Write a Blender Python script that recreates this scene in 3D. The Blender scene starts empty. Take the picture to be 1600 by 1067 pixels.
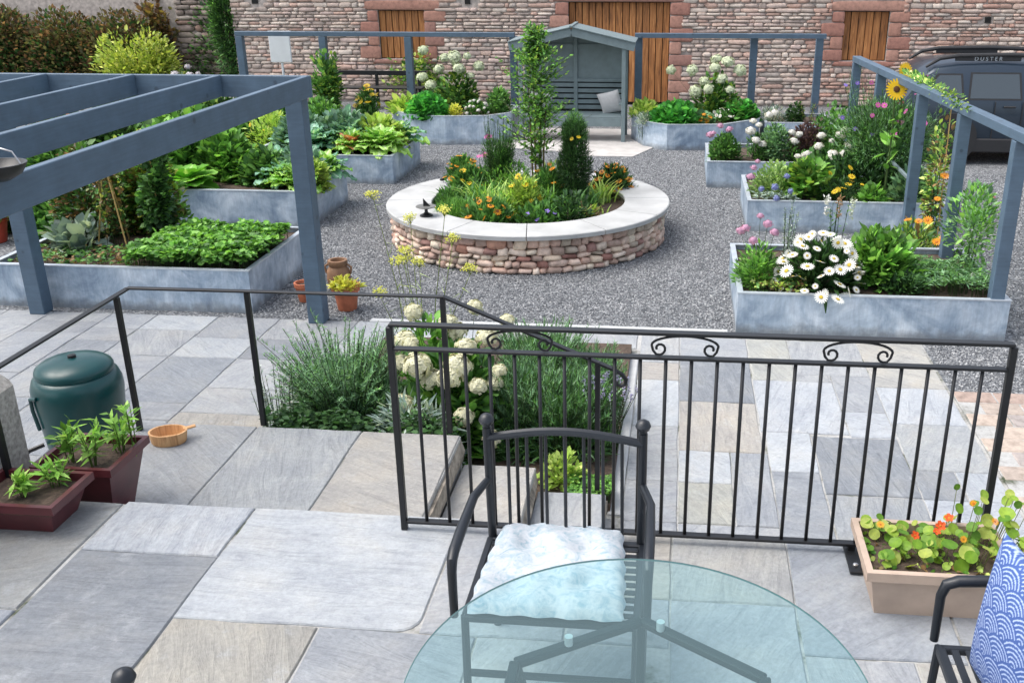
import bpy, math, random
import numpy as np
from mathutils import Vector, Matrix

# ------------------------------------------------------------------ camera, light, exposure
scene = bpy.context.scene
COL = scene.collection
R = math.radians
PI = math.pi

cam_d = bpy.data.cameras.new('camera'); cam = bpy.data.objects.new('camera', cam_d); COL.objects.link(cam)
scene.camera = cam
cam_d.sensor_width = 36; cam_d.lens = 1555 / 1600 * 36
cam_d.shift_x = -(903 - 800) / 1600
cam_d.clip_start = .05; cam_d.clip_end = 600
def cam_axes(p, r, y):
    fw = Vector((math.sin(y) * math.cos(p), math.cos(y) * math.cos(p), -math.sin(p)))
    rt = Vector((math.cos(y), -math.sin(y), 0)); up = rt.cross(fw)
    return math.cos(r) * rt + math.sin(r) * up, -math.sin(r) * rt + math.cos(r) * up, fw
_rt, _up, _fw = cam_axes(R(21.45), R(-.19), R(-5.79))
cam.matrix_world = Matrix(((_rt.x, _up.x, -_fw.x, 0), (_rt.y, _up.y, -_fw.y, 0), (_rt.z, _up.z, -_fw.z, 2.5), (0, 0, 0, 1)))

SUN_EL, SUN_AZ = R(60), R(-98)          # azimuth measured from +Y towards +X
world = bpy.data.worlds.new('World'); scene.world = world; world.use_nodes = True
wn = world.node_tree; bg = wn.nodes['Background']
sky = wn.nodes.new('ShaderNodeTexSky'); sky.sky_type = 'NISHITA'; sky.sun_disc = False
sky.sun_elevation = SUN_EL; sky.sun_rotation = SUN_AZ; sky.air_density = 1.0; sky.dust_density = 4.0; sky.ozone_density = 1.0
hs = wn.nodes.new('ShaderNodeHueSaturation'); hs.inputs['Saturation'].default_value = .5      # a thin overcast
wn.links.new(sky.outputs[0], hs.inputs['Color']); wn.links.new(hs.outputs[0], bg.inputs[0]); bg.inputs[1].default_value = .15
sun_d = bpy.data.lights.new('sun', 'SUN'); sun = bpy.data.objects.new('sun', sun_d); COL.objects.link(sun)
sun_d.energy = 1.0; sun_d.angle = R(50); sun_d.color = (1, .96, .9)
sd = Vector((math.sin(SUN_AZ) * math.cos(SUN_EL), math.cos(SUN_AZ) * math.cos(SUN_EL), math.sin(SUN_EL)))
sun.rotation_euler = sd.to_track_quat('Z', 'Y').to_euler()
scene.view_settings.view_transform = 'Standard'; scene.view_settings.look = 'None'
scene.view_settings.exposure = 1.1; scene.view_settings.gamma = 1; scene.view_settings.use_curve_mapping = False
scene.render.engine = 'CYCLES'
scene.cycles.max_bounces = 8; scene.cycles.transparent_max_bounces = 12

GZ = -.7            # level of the lower garden
rnd = random.Random(5)
rng = np.random.default_rng(7)

# ------------------------------------------------------------------ helpers: mesh building
def srgb(r, g, b):
    f = lambda c: (c / 255 / 12.92) if c / 255 <= .04045 else ((c / 255 + .055) / 1.055) ** 2.4
    return (f(r), f(g), f(b))

class MB:
    """collects shapes and links them as ONE mesh object"""
    def __init__(s): s.v = []; s.f = []; s.m = []; s.c = []; s.sm = []
    def add(s, verts, faces, mi=0, col=None, smooth=False):
        o = len(s.v); s.v += [tuple(v) for v in verts]
        for f in faces: s.f.append(tuple(i + o for i in f)); s.m.append(mi); s.sm.append(smooth)
        s.c += [col or (1, 1, 1)] * len(verts)
        return s
    def box(s, c, d, rot=None, bev=0, mi=0, col=None):
        a = [x / 2 for x in d]; V = []; F = []
        if bev <= 0:
            V = [Vector((x * a[0], y * a[1], z * a[2])) for x in (-1, 1) for y in (-1, 1) for z in (-1, 1)]
            F = [(0, 1, 3, 2), (4, 6, 7, 5), (0, 4, 5, 1), (2, 3, 7, 6), (0, 2, 6, 4), (1, 5, 7, 3)]
        else:
            b = min(bev, min(a) * .8); idx = {}
            for x in (-1, 1):
                for y in (-1, 1):
                    for z in (-1, 1):
                        sg = (x, y, z)
                        for k in range(3):
                            p = [sg[i] * (a[i] - (0 if i == k else b)) for i in range(3)]
                            idx[(sg, k)] = len(V); V.append(Vector(p))
            for k in range(3):
                i, j = [q for q in range(3) if q != k]
                for sk in (-1, 1):
                    def S(u, w):
                        t = [0, 0, 0]; t[k] = sk; t[i] = u; t[j] = w; return tuple(t)
                    F.append([idx[(S(-1, -1), k)], idx[(S(1, -1), k)], idx[(S(1, 1), k)], idx[(S(-1, 1), k)]])
                for u in (-1, 1):
                    for w in (-1, 1):
                        t0 = [0, 0, 0]; t0[i] = u; t0[j] = w; t1 = list(t0); t0[k] = -1; t1[k] = 1; t0 = tuple(t0); t1 = tuple(t1)
                        F.append([idx[(t0, i)], idx[(t1, i)], idx[(t1, j)], idx[(t0, j)]])
            for x in (-1, 1):
                for y in (-1, 1):
                    for z in (-1, 1): F.append([idx[((x, y, z), 0)], idx[((x, y, z), 1)], idx[((x, y, z), 2)]])
            G = []
            for f in F:
                cc = sum((V[i] for i in f), Vector()) / len(f); n = (V[f[1]] - V[f[0]]).cross(V[f[2]] - V[f[0]])
                G.append(f if n.dot(cc) > 0 else f[::-1])
            F = G
        if rot is not None: V = [rot @ v for v in V]
        c = Vector(c)
        return s.add([v + c for v in V], F, mi, col)
    def bar(s, p, q, w, h, mi=0, bev=0, col=None, up=(0, 0, 1)):
        """a box from p to q, w wide, h high"""
        p = Vector(p); q = Vector(q); x = (q - p); L = x.length; x.normalize(); u = Vector(up)
        if abs(x.dot(u)) > .99: u = Vector((0, 1, 0))
        y = u.cross(x).normalized(); z = x.cross(y)
        rot = Matrix((x, y, z)).transposed()
        return s.box((p + q) / 2, (L, w, h), rot, bev, mi, col)
    def tube(s, pts, r, n=8, mi=0, cap=True, col=None):
        pts = [Vector(p) for p in pts]; k = len(pts); rs = r if isinstance(r, (list, tuple)) else [r] * k
        t0 = (pts[1] - pts[0]).normalized(); a = Vector((0, 0, 1)) if abs(t0.z) < .9 else Vector((1, 0, 0))
        nrm = (a - t0 * a.dot(t0)).normalized(); V = []
        for i, p in enumerate(pts):
            t = (pts[min(i + 1, k - 1)] - pts[max(i - 1, 0)]).normalized()
            nrm = (nrm - t * nrm.dot(t)).normalized(); b = t.cross(nrm)
            for j in range(n):
                an = 2 * PI * j / n; V.append(p + (nrm * math.cos(an) + b * math.sin(an)) * rs[i])
        F = [(i * n + j, i * n + (j + 1) % n, (i + 1) * n + (j + 1) % n, (i + 1) * n + j) for i in range(k - 1) for j in range(n)]
        if cap: F += [tuple(range(n))[::-1], tuple(range((k - 1) * n, k * n))]
        return s.add(V, F, mi, col, n > 4)
    def lathe(s, prof, c=(0, 0, 0), n=24, mi=0, sx=1, sy=1, rz=0, col=None):
        V = []; c = Vector(c)
        for r, z in prof:
            for j in range(n):
                a = 2 * PI * j / n; x = r * math.cos(a) * sx; y = r * math.sin(a) * sy
                V.append(c + Vector((x * math.cos(rz) - y * math.sin(rz), x * math.sin(rz) + y * math.cos(rz), z)))
        k = len(prof)
        F = [(i * n + j, i * n + (j + 1) % n, (i + 1) * n + (j + 1) % n, (i + 1) * n + j) for i in range(k - 1) for j in range(n)]
        F += [tuple(range(n))[::-1], tuple(range((k - 1) * n, k * n))]
        return s.add(V, F, mi, col, True)
    def prism(s, poly, z0, z1, mi=0, col=None):
        n = len(poly); V = [(x, y, z0) for x, y in poly] + [(x, y, z1) for x, y in poly]
        A = sum(poly[i][0] * poly[(i + 1) % n][1] - poly[(i + 1) % n][0] * poly[i][1] for i in range(n))
        F = [(i, (i + 1) % n, n + (i + 1) % n, n + i) for i in range(n)] + [tuple(range(n))[::-1], tuple(range(n, 2 * n))]
        if A < 0: F = [f[::-1] for f in F]
        return s.add(V, F, mi, col)
    def mesh(s, name, mats):
        me = bpy.data.meshes.new(name); me.from_pydata(s.v, [], s.f)
        for m in (mats if isinstance(mats, (list, tuple)) else [mats]): me.materials.append(m)
        me.polygons.foreach_set('material_index', s.m); me.polygons.foreach_set('use_smooth', s.sm)
        at = me.color_attributes.new('Col', 'FLOAT_COLOR', 'POINT')
        at.data.foreach_set('color', np.c_[np.array(s.c, float), np.ones(len(s.c))].ravel())
        me.update(); return me
    def build(s, name, mats, parent=None, loc=None, auto=True):
        me = s.mesh(name, mats)
        if auto and any(s.sm): me.set_sharp_from_angle(angle=R(42))
        return link(name, me, parent, loc)

def link(name, me, parent=None, loc=None, rz=0, col=None, scale=None):
    o = bpy.data.objects.new(name, me); COL.objects.link(o)
    if parent is not None: o.parent = parent
    if loc is not None: o.location = loc
    if rz: o.rotation_euler.z = rz
    if col is not None: o.color = (*col, 1)
    if scale is not None: o.scale = scale
    return o
def thing(name, label, cat, loc=(0, 0, 0), rz=0, group=None):
    o = bpy.data.objects.new(name, None); COL.objects.link(o); o.location = loc; o.rotation_euler.z = rz
    o.empty_display_size = .1
    return tag(o, label, cat, group)
def tag(o, label, cat, group=None):
    o['label'] = label; o['category'] = cat
    if group: o['group'] = group
    return o
def structure(o): o['kind'] = 'structure'; return o
def stuff(o): o['kind'] = 'stuff'; return o
def copy_tree(o, parent=None):
    c = o.copy(); COL.objects.link(c); c.parent = parent
    for ch in [x for x in bpy.data.objects if x.parent == o]: copy_tree(ch, c)
    return c

# ------------------------------------------------------------------ helpers: vectorised leaves
def tmpl(verts, faces, tint=None): return (np.array(verts, float), faces, None if tint is None else np.array(tint, float))
T_OVATE = tmpl([(0, 0, 0), (.3, -.42, .05), (.7, -.36, .02), (1, 0, -.1), (.7, .36, .02), (.3, .42, .05), (.5, 0, -.06)],
               [(0, 1, 6), (1, 2, 6), (2, 3, 6), (3, 4, 6), (4, 5, 6), (5, 0, 6)], [(.8,) * 3] + [(1,) * 3] * 5 + [(1.25, 1.2, 1.1)])
T_NARROW = tmpl([(0, 0, 0), (.4, -.5, .03), (1, 0, -.08), (.4, .5, .03)], [(0, 1, 2), (0, 2, 3)])
T_NEEDLE = tmpl([(0, -.5, 0), (0, .5, 0), (1, 0, 0)], [(0, 1, 2)])
T_BLADE = tmpl([(0, -.5, 0), (0, .5, 0), (.35, -.5, .05), (.35, .5, .05), (.7, -.38, -.04), (.7, .38, -.04), (1, 0, -.25)],
               [(0, 2, 3), (0, 3, 1), (2, 4, 5), (2, 5, 3), (4, 6, 5)])
def _round():
    v = [(0, 0, -.05)]; t = [(1.5, 1.5, 1.3)]
    for i in range(9):
        a = 2 * PI * i / 9; v.append((.5 * math.cos(a), .5 * math.sin(a), .05 * math.sin(2 * a))); t.append((1, 1, 1))
    return tmpl(v, [(0, i + 1, (i + 1) % 9 + 1) for i in range(9)], t)
T_ROUND = _round()
def _flower(n, petal, centre, inner=.2, cup=.1, w=.9):
    v = []; f = []; t = []
    for i in range(n):
        a = 2 * PI * i / n; d = PI / n * w; k = len(v)
        for r, b, z in ((inner * .6, 0, .02), (.6, -d, cup * .6), (1., -d * .35, cup * .5), (1., d * .35, cup * .5), (.6, d, cup * .6)):
            v.append((.5 * r * math.cos(a + b), .5 * r * math.sin(a + b), z)); t.append(petal)
        f += [(k, k + 1, k + 2), (k, k + 2, k + 3), (k, k + 3, k + 4)]
    k = len(v); m = 7; v.append((0, 0, .1 + cup * .3)); t.append(centre)
    for i in range(m):
        a = 2 * PI * i / m; v.append((.5 * inner * math.cos(a), .5 * inner * math.sin(a), .05 + cup * .1)); t.append(tuple(c * .75 for c in centre))
    f += [(k, k + 1 + i, k + 1 + (i + 1) % m) for i in range(m)]
    return v, f, t
def flower(n, petal, centre, **kw): return tmpl(*_flower(n, petal, centre, **kw))
def _ball():
    g = (1 + 5 ** .5) / 2
    v = [(-1, g, 0), (1, g, 0), (-1, -g, 0), (1, -g, 0), (0, -1, g), (0, 1, g), (0, -1, -g), (0, 1, -g), (g, 0, -1), (g, 0, 1), (-g, 0, -1), (-g, 0, 1)]
    v = [tuple(c / 3.8 for c in p) for p in v]
    f = [(0, 11, 5), (0, 5, 1), (0, 1, 7), (0, 7, 10), (0, 10, 11), (1, 5, 9), (5, 11, 4), (11, 10, 2), (10, 7, 6), (7, 1, 8), (3, 9, 4), (3, 4, 2), (3, 2, 6), (3, 6, 8), (3, 8, 9), (4, 9, 5), (2, 4, 11), (6, 2, 10), (8, 6, 7), (9, 8, 1)]
    return tmpl(v, f)
T_BALL = _ball()

def nz(a): return a / np.maximum(np.linalg.norm(a, axis=-1, keepdims=True), 1e-9)
class LM:
    """many small leaves and petals gathered into one mesh"""
    def __init__(s): s.V = []; s.F = []; s.C = []; s.n = 0
    def put(s, T, P, D, N, L, W, col):
        tv, tf, tt = T; n = len(P); k = len(tv)
        if n == 0: return s
        D = nz(D); B = nz(np.cross(N, D)); N2 = np.cross(D, B)
        L = np.broadcast_to(L, (n,)); W = np.broadcast_to(W, (n,))
        V = P[:, None] + D[:, None] * (tv[None, :, 0:1] * L[:, None, None]) + B[:, None] * (tv[None, :, 1:2] * W[:, None, None]) + N2[:, None] * (tv[None, :, 2:3] * L[:, None, None])
        c = np.broadcast_to(col, (n, 3))[:, None] * (tt[None] if tt is not None else 1)
        s.V.append(V.reshape(-1, 3)); s.C.append(np.broadcast_to(c, (n, k, 3)).reshape(-1, 3))
        F = np.array(tf)[None] + (np.arange(n) * k)[:, None, None] + s.n
        s.F.append(F.reshape(-1, 3)); s.n += n * k
        return s
    def stems(s, A, B, r0, r1, col, mid=None):
        """thin three-sided stems from A to B"""
        n = len(A)
        if n == 0: return s
        t = nz(B - A); a = np.where(np.abs(t[:, 2:3]) < .9, np.array([[0, 0, 1.]]), np.array([[1., 0, 0]])); u = nz(np.cross(t, a)); w = np.cross(t, u)
        V = []
        pts = [(A, r0), (B, r1)] if mid is None else [(A, r0), (mid, (r0 + r1) / 2), (B, r1)]
        for Q, r in pts:
            for j in range(3):
                an = 2 * PI * j / 3; V.append(Q + (u * math.cos(an) + w * math.sin(an)) * np.broadcast_to(r, (n,))[:, None])
        V = np.stack(V, 1); m = len(pts); F = []
        for i in range(m - 1):
            for j in range(3):
                a0 = i * 3 + j; a1 = i * 3 + (j + 1) % 3; F += [(a0, a1, a1 + 3), (a0, a1 + 3, a0 + 3)]
        k = m * 3
        s.V.append(V.reshape(-1, 3)); s.C.append(np.broadcast_to(np.array(col, float), (n * k, 3)))
        s.F.append((np.array(F)[None] + (np.arange(n) * k)[:, None, None] + s.n).reshape(-1, 3)); s.n += n * k
        return s
    def mesh(s, name, mat):
        V = np.concatenate(s.V).astype(np.float32); F = np.concatenate(s.F).astype(np.int32); Cc = np.concatenate(s.C)
        me = bpy.data.meshes.new(name); me.vertices.add(len(V)); me.vertices.foreach_set('co', V.ravel())
        me.loops.add(F.size); me.loops.foreach_set('vertex_index', F.ravel())
        me.polygons.add(len(F)); me.polygons.foreach_set('loop_start', np.arange(len(F), dtype=np.int32) * 3)
        me.materials.append(mat); me.update(calc_edges=True)
        at = me.color_attributes.new('Col', 'FLOAT_COLOR', 'POINT')
        at.data.foreach_set('color', np.c_[np.clip(Cc, 0, 1), np.ones(len(Cc))].astype(np.float32).ravel())
        return me
    def build(s, name, mat, parent=None): return link(name, s.mesh(name, mat), parent)

# ------------------------------------------------------------------ helpers: materials
def nodes(name):
    m = bpy.data.materials.new(name); m.use_nodes = True; t = m.node_tree
    return m, t, t.nodes['Principled BSDF'], t.nodes['Material Output']
def mixc(t, fac, a, b, mode='MIX'):
    n = t.nodes.new('ShaderNodeMix'); n.data_type = 'RGBA'; n.blend_type = mode
    for sock, v in ((n.inputs[0], fac), (n.inputs[6], a), (n.inputs[7], b)):
        if hasattr(v, 'links') or isinstance(v, bpy.types.NodeSocket): t.links.new(v, sock)
        else: sock.default_value = (*v, 1) if isinstance(v, tuple) and len(v) == 3 else v
    return n.outputs[2]
def noise(t, scale, detail=4, rough=.55, vec=None, stretch=None, kind='obj', dist=0):
    n = t.nodes.new('ShaderNodeTexNoise'); n.inputs['Scale'].default_value = scale; n.inputs['Detail'].default_value = detail
    n.inputs['Roughness'].default_value = rough; n.inputs['Distortion'].default_value = dist
    t.links.new(coords(t, stretch, kind) if vec is None else vec, n.inputs['Vector'])
    return n.outputs['Fac']
def coords(t, stretch=None, kind='obj', rand=False, rot=None):
    if kind == 'obj': c = t.nodes.new('ShaderNodeTexCoord').outputs['Object']
    else: c = t.nodes.new('ShaderNodeNewGeometry').outputs['Position']
    if stretch or rand or rot:
        mp = t.nodes.new('ShaderNodeMapping'); t.links.new(c, mp.inputs['Vector'])
        if stretch: mp.inputs['Scale'].default_value = stretch
        if rot: mp.inputs['Rotation'].default_value = rot
        if rand:
            oi = t.nodes.new('ShaderNodeObjectInfo'); mu = t.nodes.new('ShaderNodeMath'); mu.operation = 'MULTIPLY'; mu.inputs[1].default_value = 57
            t.links.new(oi.outputs['Random'], mu.inputs[0]); t.links.new(mu.outputs[0], mp.inputs['Location'])
        c = mp.outputs['Vector']
    return c
def ramp(t, fac, stops):
    n = t.nodes.new('ShaderNodeValToRGB'); el = n.color_ramp.elements
    while len(el) < len(stops): el.new(.5)
    for e, (p, c) in zip(el, stops): e.position = p; e.color = (*c, 1) if len(c) == 3 else c
    t.links.new(fac, n.inputs[0]); return n.outputs[0]
def bump(t, b, h, strength, dist=.01, prev=None):
    n = t.nodes.new('ShaderNodeBump'); n.inputs['Strength'].default_value = strength; n.inputs['Distance'].default_value = dist
    t.links.new(h, n.inputs['Height'])
    if prev is not None: t.links.new(prev, n.inputs['Normal'])
    t.links.new(n.outputs[0], b.inputs['Normal']); return n.outputs[0]
def simple(name, col, rough=.5, metal=0, var=.12, scale=8, bumps=.15, bscale=60, kind='pos', spec=.5):
    m, t, b, o = nodes(name)
    f = noise(t, scale, 5, kind=kind)
    lo = tuple(c * (1 - var) for c in col); hi = tuple(min(1, c * (1 + var)) for c in col)
    t.links.new(ramp(t, f, [(.3, lo), (.7, hi)]), b.inputs['Base Color'])
    b.inputs['Roughness'].default_value = rough; b.inputs['Metallic'].default_value = metal; b.inputs['Specular IOR Level'].default_value = spec
    if bumps: bump(t, b, noise(t, bscale, 3, kind=kind), bumps, .004)
    return m

def m_leaf(name, trans=.25, rough=.5):
    m, t, b, o = nodes(name)
    a = t.nodes.new('ShaderNodeVertexColor'); a.layer_name = 'Col'
    f = noise(t, 14, 3, kind='pos')
    c = mixc(t, f, mixc(t, .22, a.outputs[0], (0, 0, 0)), a.outputs[0])
    t.links.new(c, b.inputs['Base Color']); b.inputs['Roughness'].default_value = rough; b.inputs['Specular IOR Level'].default_value = .35
    tr = t.nodes.new('ShaderNodeBsdfTranslucent'); t.links.new(mixc(t, 1., c, (1., 1.0, .55), 'MULTIPLY'), tr.inputs[0])
    mx = t.nodes.new('ShaderNodeMixShader'); mx.inputs[0].default_value = trans
    t.links.new(b.outputs[0], mx.inputs[1]); t.links.new(tr.outputs[0], mx.inputs[2]); t.links.new(mx.outputs[0], o.inputs[0])
    return m
LEAF = m_leaf('leaf', .36); PETAL = m_leaf('petal', .2, .6)

def m_slab():
    m, t, b, o = nodes('riven_sandstone')
    oi = t.nodes.new('ShaderNodeObjectInfo'); base = oi.outputs['Color']
    ang = t.nodes.new('ShaderNodeVectorRotate'); ang.rotation_type = 'Z_AXIS'
    mu = t.nodes.new('ShaderNodeMath'); mu.operation = 'MULTIPLY'; mu.inputs[1].default_value = 3.1; t.links.new(oi.outputs['Random'], mu.inputs[0])
    t.links.new(mu.outputs[0], ang.inputs['Angle'])
    t.links.new(coords(t, None, 'obj', True), ang.inputs['Vector'])
    st = t.nodes.new('ShaderNodeMapping'); st.inputs['Scale'].default_value = (1.2, 7, 1); t.links.new(ang.outputs[0], st.inputs['Vector'])
    f1 = noise(t, 2.2, 7, .65, st.outputs[0], dist=1.2); f2 = noise(t, 3.5, 5, .6, ang.outputs[0]); f3 = noise(t, 45, 4, .7, ang.outputs[0])
    g1 = ramp(t, f1, [(.28, (.74, .74, .76)), (.45, (.95, .95, .96)), (.55, (1.02, 1.02, 1.02)), (.75, (1.14, 1.13, 1.11))])
    c = mixc(t, .85, base, g1, 'MULTIPLY')
    g2 = ramp(t, f2, [(.3, (.78, .80, .84)), (.5, (1, 1, 1)), (.68, (1.12, 1.07, 1.0))])
    c = mixc(t, .7, c, g2, 'MULTIPLY')
    g3 = ramp(t, f3, [(.3, (.78, .78, .78)), (.7, (1.12, 1.12, 1.12))]); c = mixc(t, .8, c, g3, 'MULTIPLY')
    # pale lime bloom and small stains
    f4 = noise(t, 5.5, 8, .75, ang.outputs[0]); bl = ramp(t, f4, [(.56, (0, 0, 0)), (.72, (.5, .5, .5))])
    c = mixc(t, bl, c, (.42, .44, .46))
    t.links.new(c, b.inputs['Base Color']); b.inputs['Roughness'].default_value = .62; b.inputs['Specular IOR Level'].default_value = .35
    n1 = bump(t, b, f1, .5, .03); n2 = bump(t, b, f2, .4, .03, n1); bump(t, b, f3, .45, .005, n2)
    return m
SLAB = m_slab()

def m_stone():
    m, t, b, o = nodes('field_stone')
    oi = t.nodes.new('ShaderNodeObjectInfo'); a = t.nodes.new('ShaderNodeVertexColor'); a.layer_name = 'Col'
    c = mixc(t, 1., oi.outputs['Color'], a.outputs[0], 'MULTIPLY')
    f = noise(t, 13, 5, .6, kind='pos'); g = ramp(t, f, [(.28, (.6, .58, .56)), (.5, (1, 1, 1)), (.72, (1.25, 1.22, 1.2))])
    c = mixc(t, .8, c, g, 'MULTIPLY')
    f2 = noise(t, 60, 4, .6, kind='pos'); c = mixc(t, .4, c, ramp(t, f2, [(.3, (.7, .7, .7)), (.7, (1.2, 1.2, 1.2))]), 'MULTIPLY')
    t.links.new(c, b.inputs['Base Color']); b.inputs['Roughness'].default_value = .85
    bump(t, b, f2, .5, .006)
    return m
STONE = m_stone()

def m_zinc():
    m, t, b, o = nodes('weathered_zinc')
    f1 = noise(t, 2.6, 8, .66, kind='pos', dist=.6); f2 = noise(t, 9, 5, .6, kind='pos'); f3 = noise(t, 5, 5, .7, vec=coords(t, (9, 9, .9), 'pos'))
    c = ramp(t, f1, [(.30, (.19, .26, .35)), (.45, (.33, .41, .50)), (.55, (.45, .53, .61)), (.70, (.64, .70, .76))])
    c = mixc(t, .5, c, ramp(t, f2, [(.35, (.72, .74, .78)), (.65, (1.15, 1.15, 1.15))]), 'MULTIPLY')
    c = mixc(t, .45, c, ramp(t, f3, [(.35, (.75, .78, .8)), (.65, (1.2, 1.2, 1.2))]), 'MULTIPLY')
    # soil splashed on the foot of the sheet
    sx = t.nodes.new('ShaderNodeSeparateXYZ'); t.links.new(coords(t, None, 'pos'), sx.inputs[0]); ad = t.nodes.new('ShaderNodeMath'); ad.operation = 'MULTIPLY_ADD'; ad.inputs[1].default_value = .16
    t.links.new(f2, ad.inputs[0]); t.links.new(sx.outputs['Z'], ad.inputs[2]); mr = t.nodes.new('ShaderNodeMapRange'); mr.inputs[1].default_value = -.60; mr.inputs[2].default_value = -.52; mr.inputs[3].default_value = .55; mr.inputs[4].default_value = 0
    t.links.new(ad.outputs[0], mr.inputs[0]); c = mixc(t, mr.outputs[0], c, (.13, .12, .105))
    t.links.new(c, b.inputs['Base Color']); b.inputs['Metallic'].default_value = .25; b.inputs['Roughness'].default_value = .5
    bump(t, b, f2, .12, .01)
    return m
ZINC = m_zinc()

def m_paint(name, col, knots=True):
    m, t, b, o = nodes(name)
    v = coords(t, None, 'obj', True)
    f = noise(t, 6, 5, .6, v); c = ramp(t, f, [(.3, tuple(x * .85 for x in col)), (.7, tuple(x * 1.12 for x in col))])
    if knots:
        vo = t.nodes.new('ShaderNodeTexVoronoi'); vo.inputs['Scale'].default_value = 5.5; vo.inputs['Randomness'].default_value = 1; t.links.new(v, vo.inputs['Vector'])
        k = ramp(t, vo.outputs['Distance'], [(.08, (.6, .6, .6)), (.14, (0, 0, 0))]); c = mixc(t, k, c, tuple(x * .3 for x in col))
        gg = noise(t, 9, 5, .6, vec=coords(t, (.5, 7, 7), 'obj', True)); c = mixc(t, .5, c, ramp(t, gg, [(.3, (.78, .78, .78)), (.7, (1.16, 1.16, 1.16))]), 'MULTIPLY')
    t.links.new(c, b.inputs['Base Color']); b.inputs['Roughness'].default_value = .55
    g = noise(t, 30, 4, .6, vec=coords(t, (.6, 8, 8), 'obj', True)); bump(t, b, g, .2, .003)
    return m
PAINT = m_paint('blue_grey_paint', srgb(78, 98, 116))
PAINT2 = m_paint('sage_grey_paint', srgb(112, 127, 130), False)

def m_wood(name, cols, sc=1.0):
    m, t, b, o = nodes(name)
    v = coords(t, (7 * sc, 7 * sc, .6 * sc), 'obj', True); f = noise(t, 3, 6, .65, v, dist=.8); oi = t.nodes.new('ShaderNodeObjectInfo')
    c = ramp(t, f, [(.3, cols[0]), (.5, cols[1]), (.7, cols[2])])
    c = mixc(t, .6, c, ramp(t, oi.outputs['Random'], [(0, (.62, .6, .58)), (1, (1.2, 1.2, 1.2))]), 'MULTIPLY')
    t.links.new(c, b.inputs['Base Color']); b.inputs['Roughness'].default_value = .65; bump(t, b, f, .35, .004)
    return m
LARCH = m_wood('larch_boards', [srgb(96, 62, 34), srgb(162, 106, 58), srgb(196, 138, 84)])
BAMBOO = simple('bamboo', srgb(180, 150, 90), .6)
BLACK = simple('black_iron', (.009, .010, .012), .42, .1, .2, 30, .12, 90)
CHAIRM = simple('dark_grey_powder_coat', (.010, .013, .018), .4, 0, .1, 30, .06, 200)
SOIL = simple('dark_soil', (.075, .052, .038), .95, 0, .5, 40, .9, 70)
def m_mortar():
    m, t, b, o = nodes('pale_mortar')
    f = noise(t, 3.0, 5, .7, kind='pos'); f2 = noise(t, 60, 3, kind='pos')
    c = ramp(t, f, [(.36, (.07, .085, .05)), (.42, (.22, .22, .20)), (.5, (.36, .36, .35)), (.7, (.44, .44, .43))])
    t.links.new(mixc(t, .5, c, ramp(t, f2, [(.3, (.7, .7, .7)), (.7, (1.2, 1.2, 1.2))]), 'MULTIPLY'), b.inputs['Base Color']); b.inputs['Roughness'].default_value = .9; return m
MORTAR = m_mortar()
MORTARD = simple('barn_mortar', (.44, .39, .355), .95, 0, .3, 12, .5, 60)
TERRA = simple('terracotta', srgb(178, 104, 74), .75, 0, .22, 14, .2, 60)
CLAY = simple('brown_clay', srgb(130, 98, 72), .7, 0, .3, 14, .2, 60)
MAROON = simple('maroon_glaze', srgb(84, 38, 42), .32, 0, .25, 9, .05, 60)
GREENP = simple('dark_green_plastic', (.004, .052, .055), .3, 0, .12, 5, .05, 80)
DISHW = m_wood('pale_wood', [srgb(176, 128, 84), srgb(205, 160, 112), srgb(222, 182, 136)], 2)
COPING = simple('pale_sandstone_coping', (.40, .405, .40), .7, 0, .16, 3, .25, 40)
TROUGH = simple('buff_plastic', srgb(178, 158, 142), .55, 0, .12, 8, .15, 60)
WHITE = simple('white_paint', (.74, .76, .78), .45, 0, .05, 6, .05, 40)
HARL = simple('roughcast', (.36, .34, .31), .95, 0, .35, 45, 1.0, 60)
BRICKM = simple('buff_block', (1, 1, 1), .85, 0, .2, 20, .4, 60)
# ------------------------------------------------------------------ the ground
g = MB(); g.box((-4, 40, GZ - .3), (160, 160, .5)); gr = structure(g.build('ground', simple('drive_gravel', (.19, .19, .19), .9, 0, .35, 30, .8, 50)))

def m_gravel():
    m, t, b, o = nodes('slate_chippings_bed')
    vo = t.nodes.new('ShaderNodeTexVoronoi'); vo.inputs['Scale'].default_value = 55; t.links.new(coords(t, None, 'pos'), vo.inputs['Vector'])
    sp = t.nodes.new('ShaderNodeSeparateColor'); t.links.new(vo.outputs['Color'], sp.inputs[0])
    c = ramp(t, sp.outputs[0], [(0, (.05, .055, .062)), (.5, (.13, .14, .15)), (.85, (.24, .25, .26)), (1, (.42, .42, .42))])
    t.links.new(c, b.inputs['Base Color']); b.inputs['Roughness'].default_value = .7
    bump(t, b, vo.outputs['Distance'], .8, .012); return m
GRAVM = m_gravel()
gv = MB(); gv.prism([(-9.2, 8.44), (2.17, 8.44), (2.17, 7.32), (7.5, 7.32), (7.5, 22.5), (-9.2, 22.5)], GZ - .046, GZ - .006)
gravel = structure(gv.build('gravel_path', GRAVM))
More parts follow.
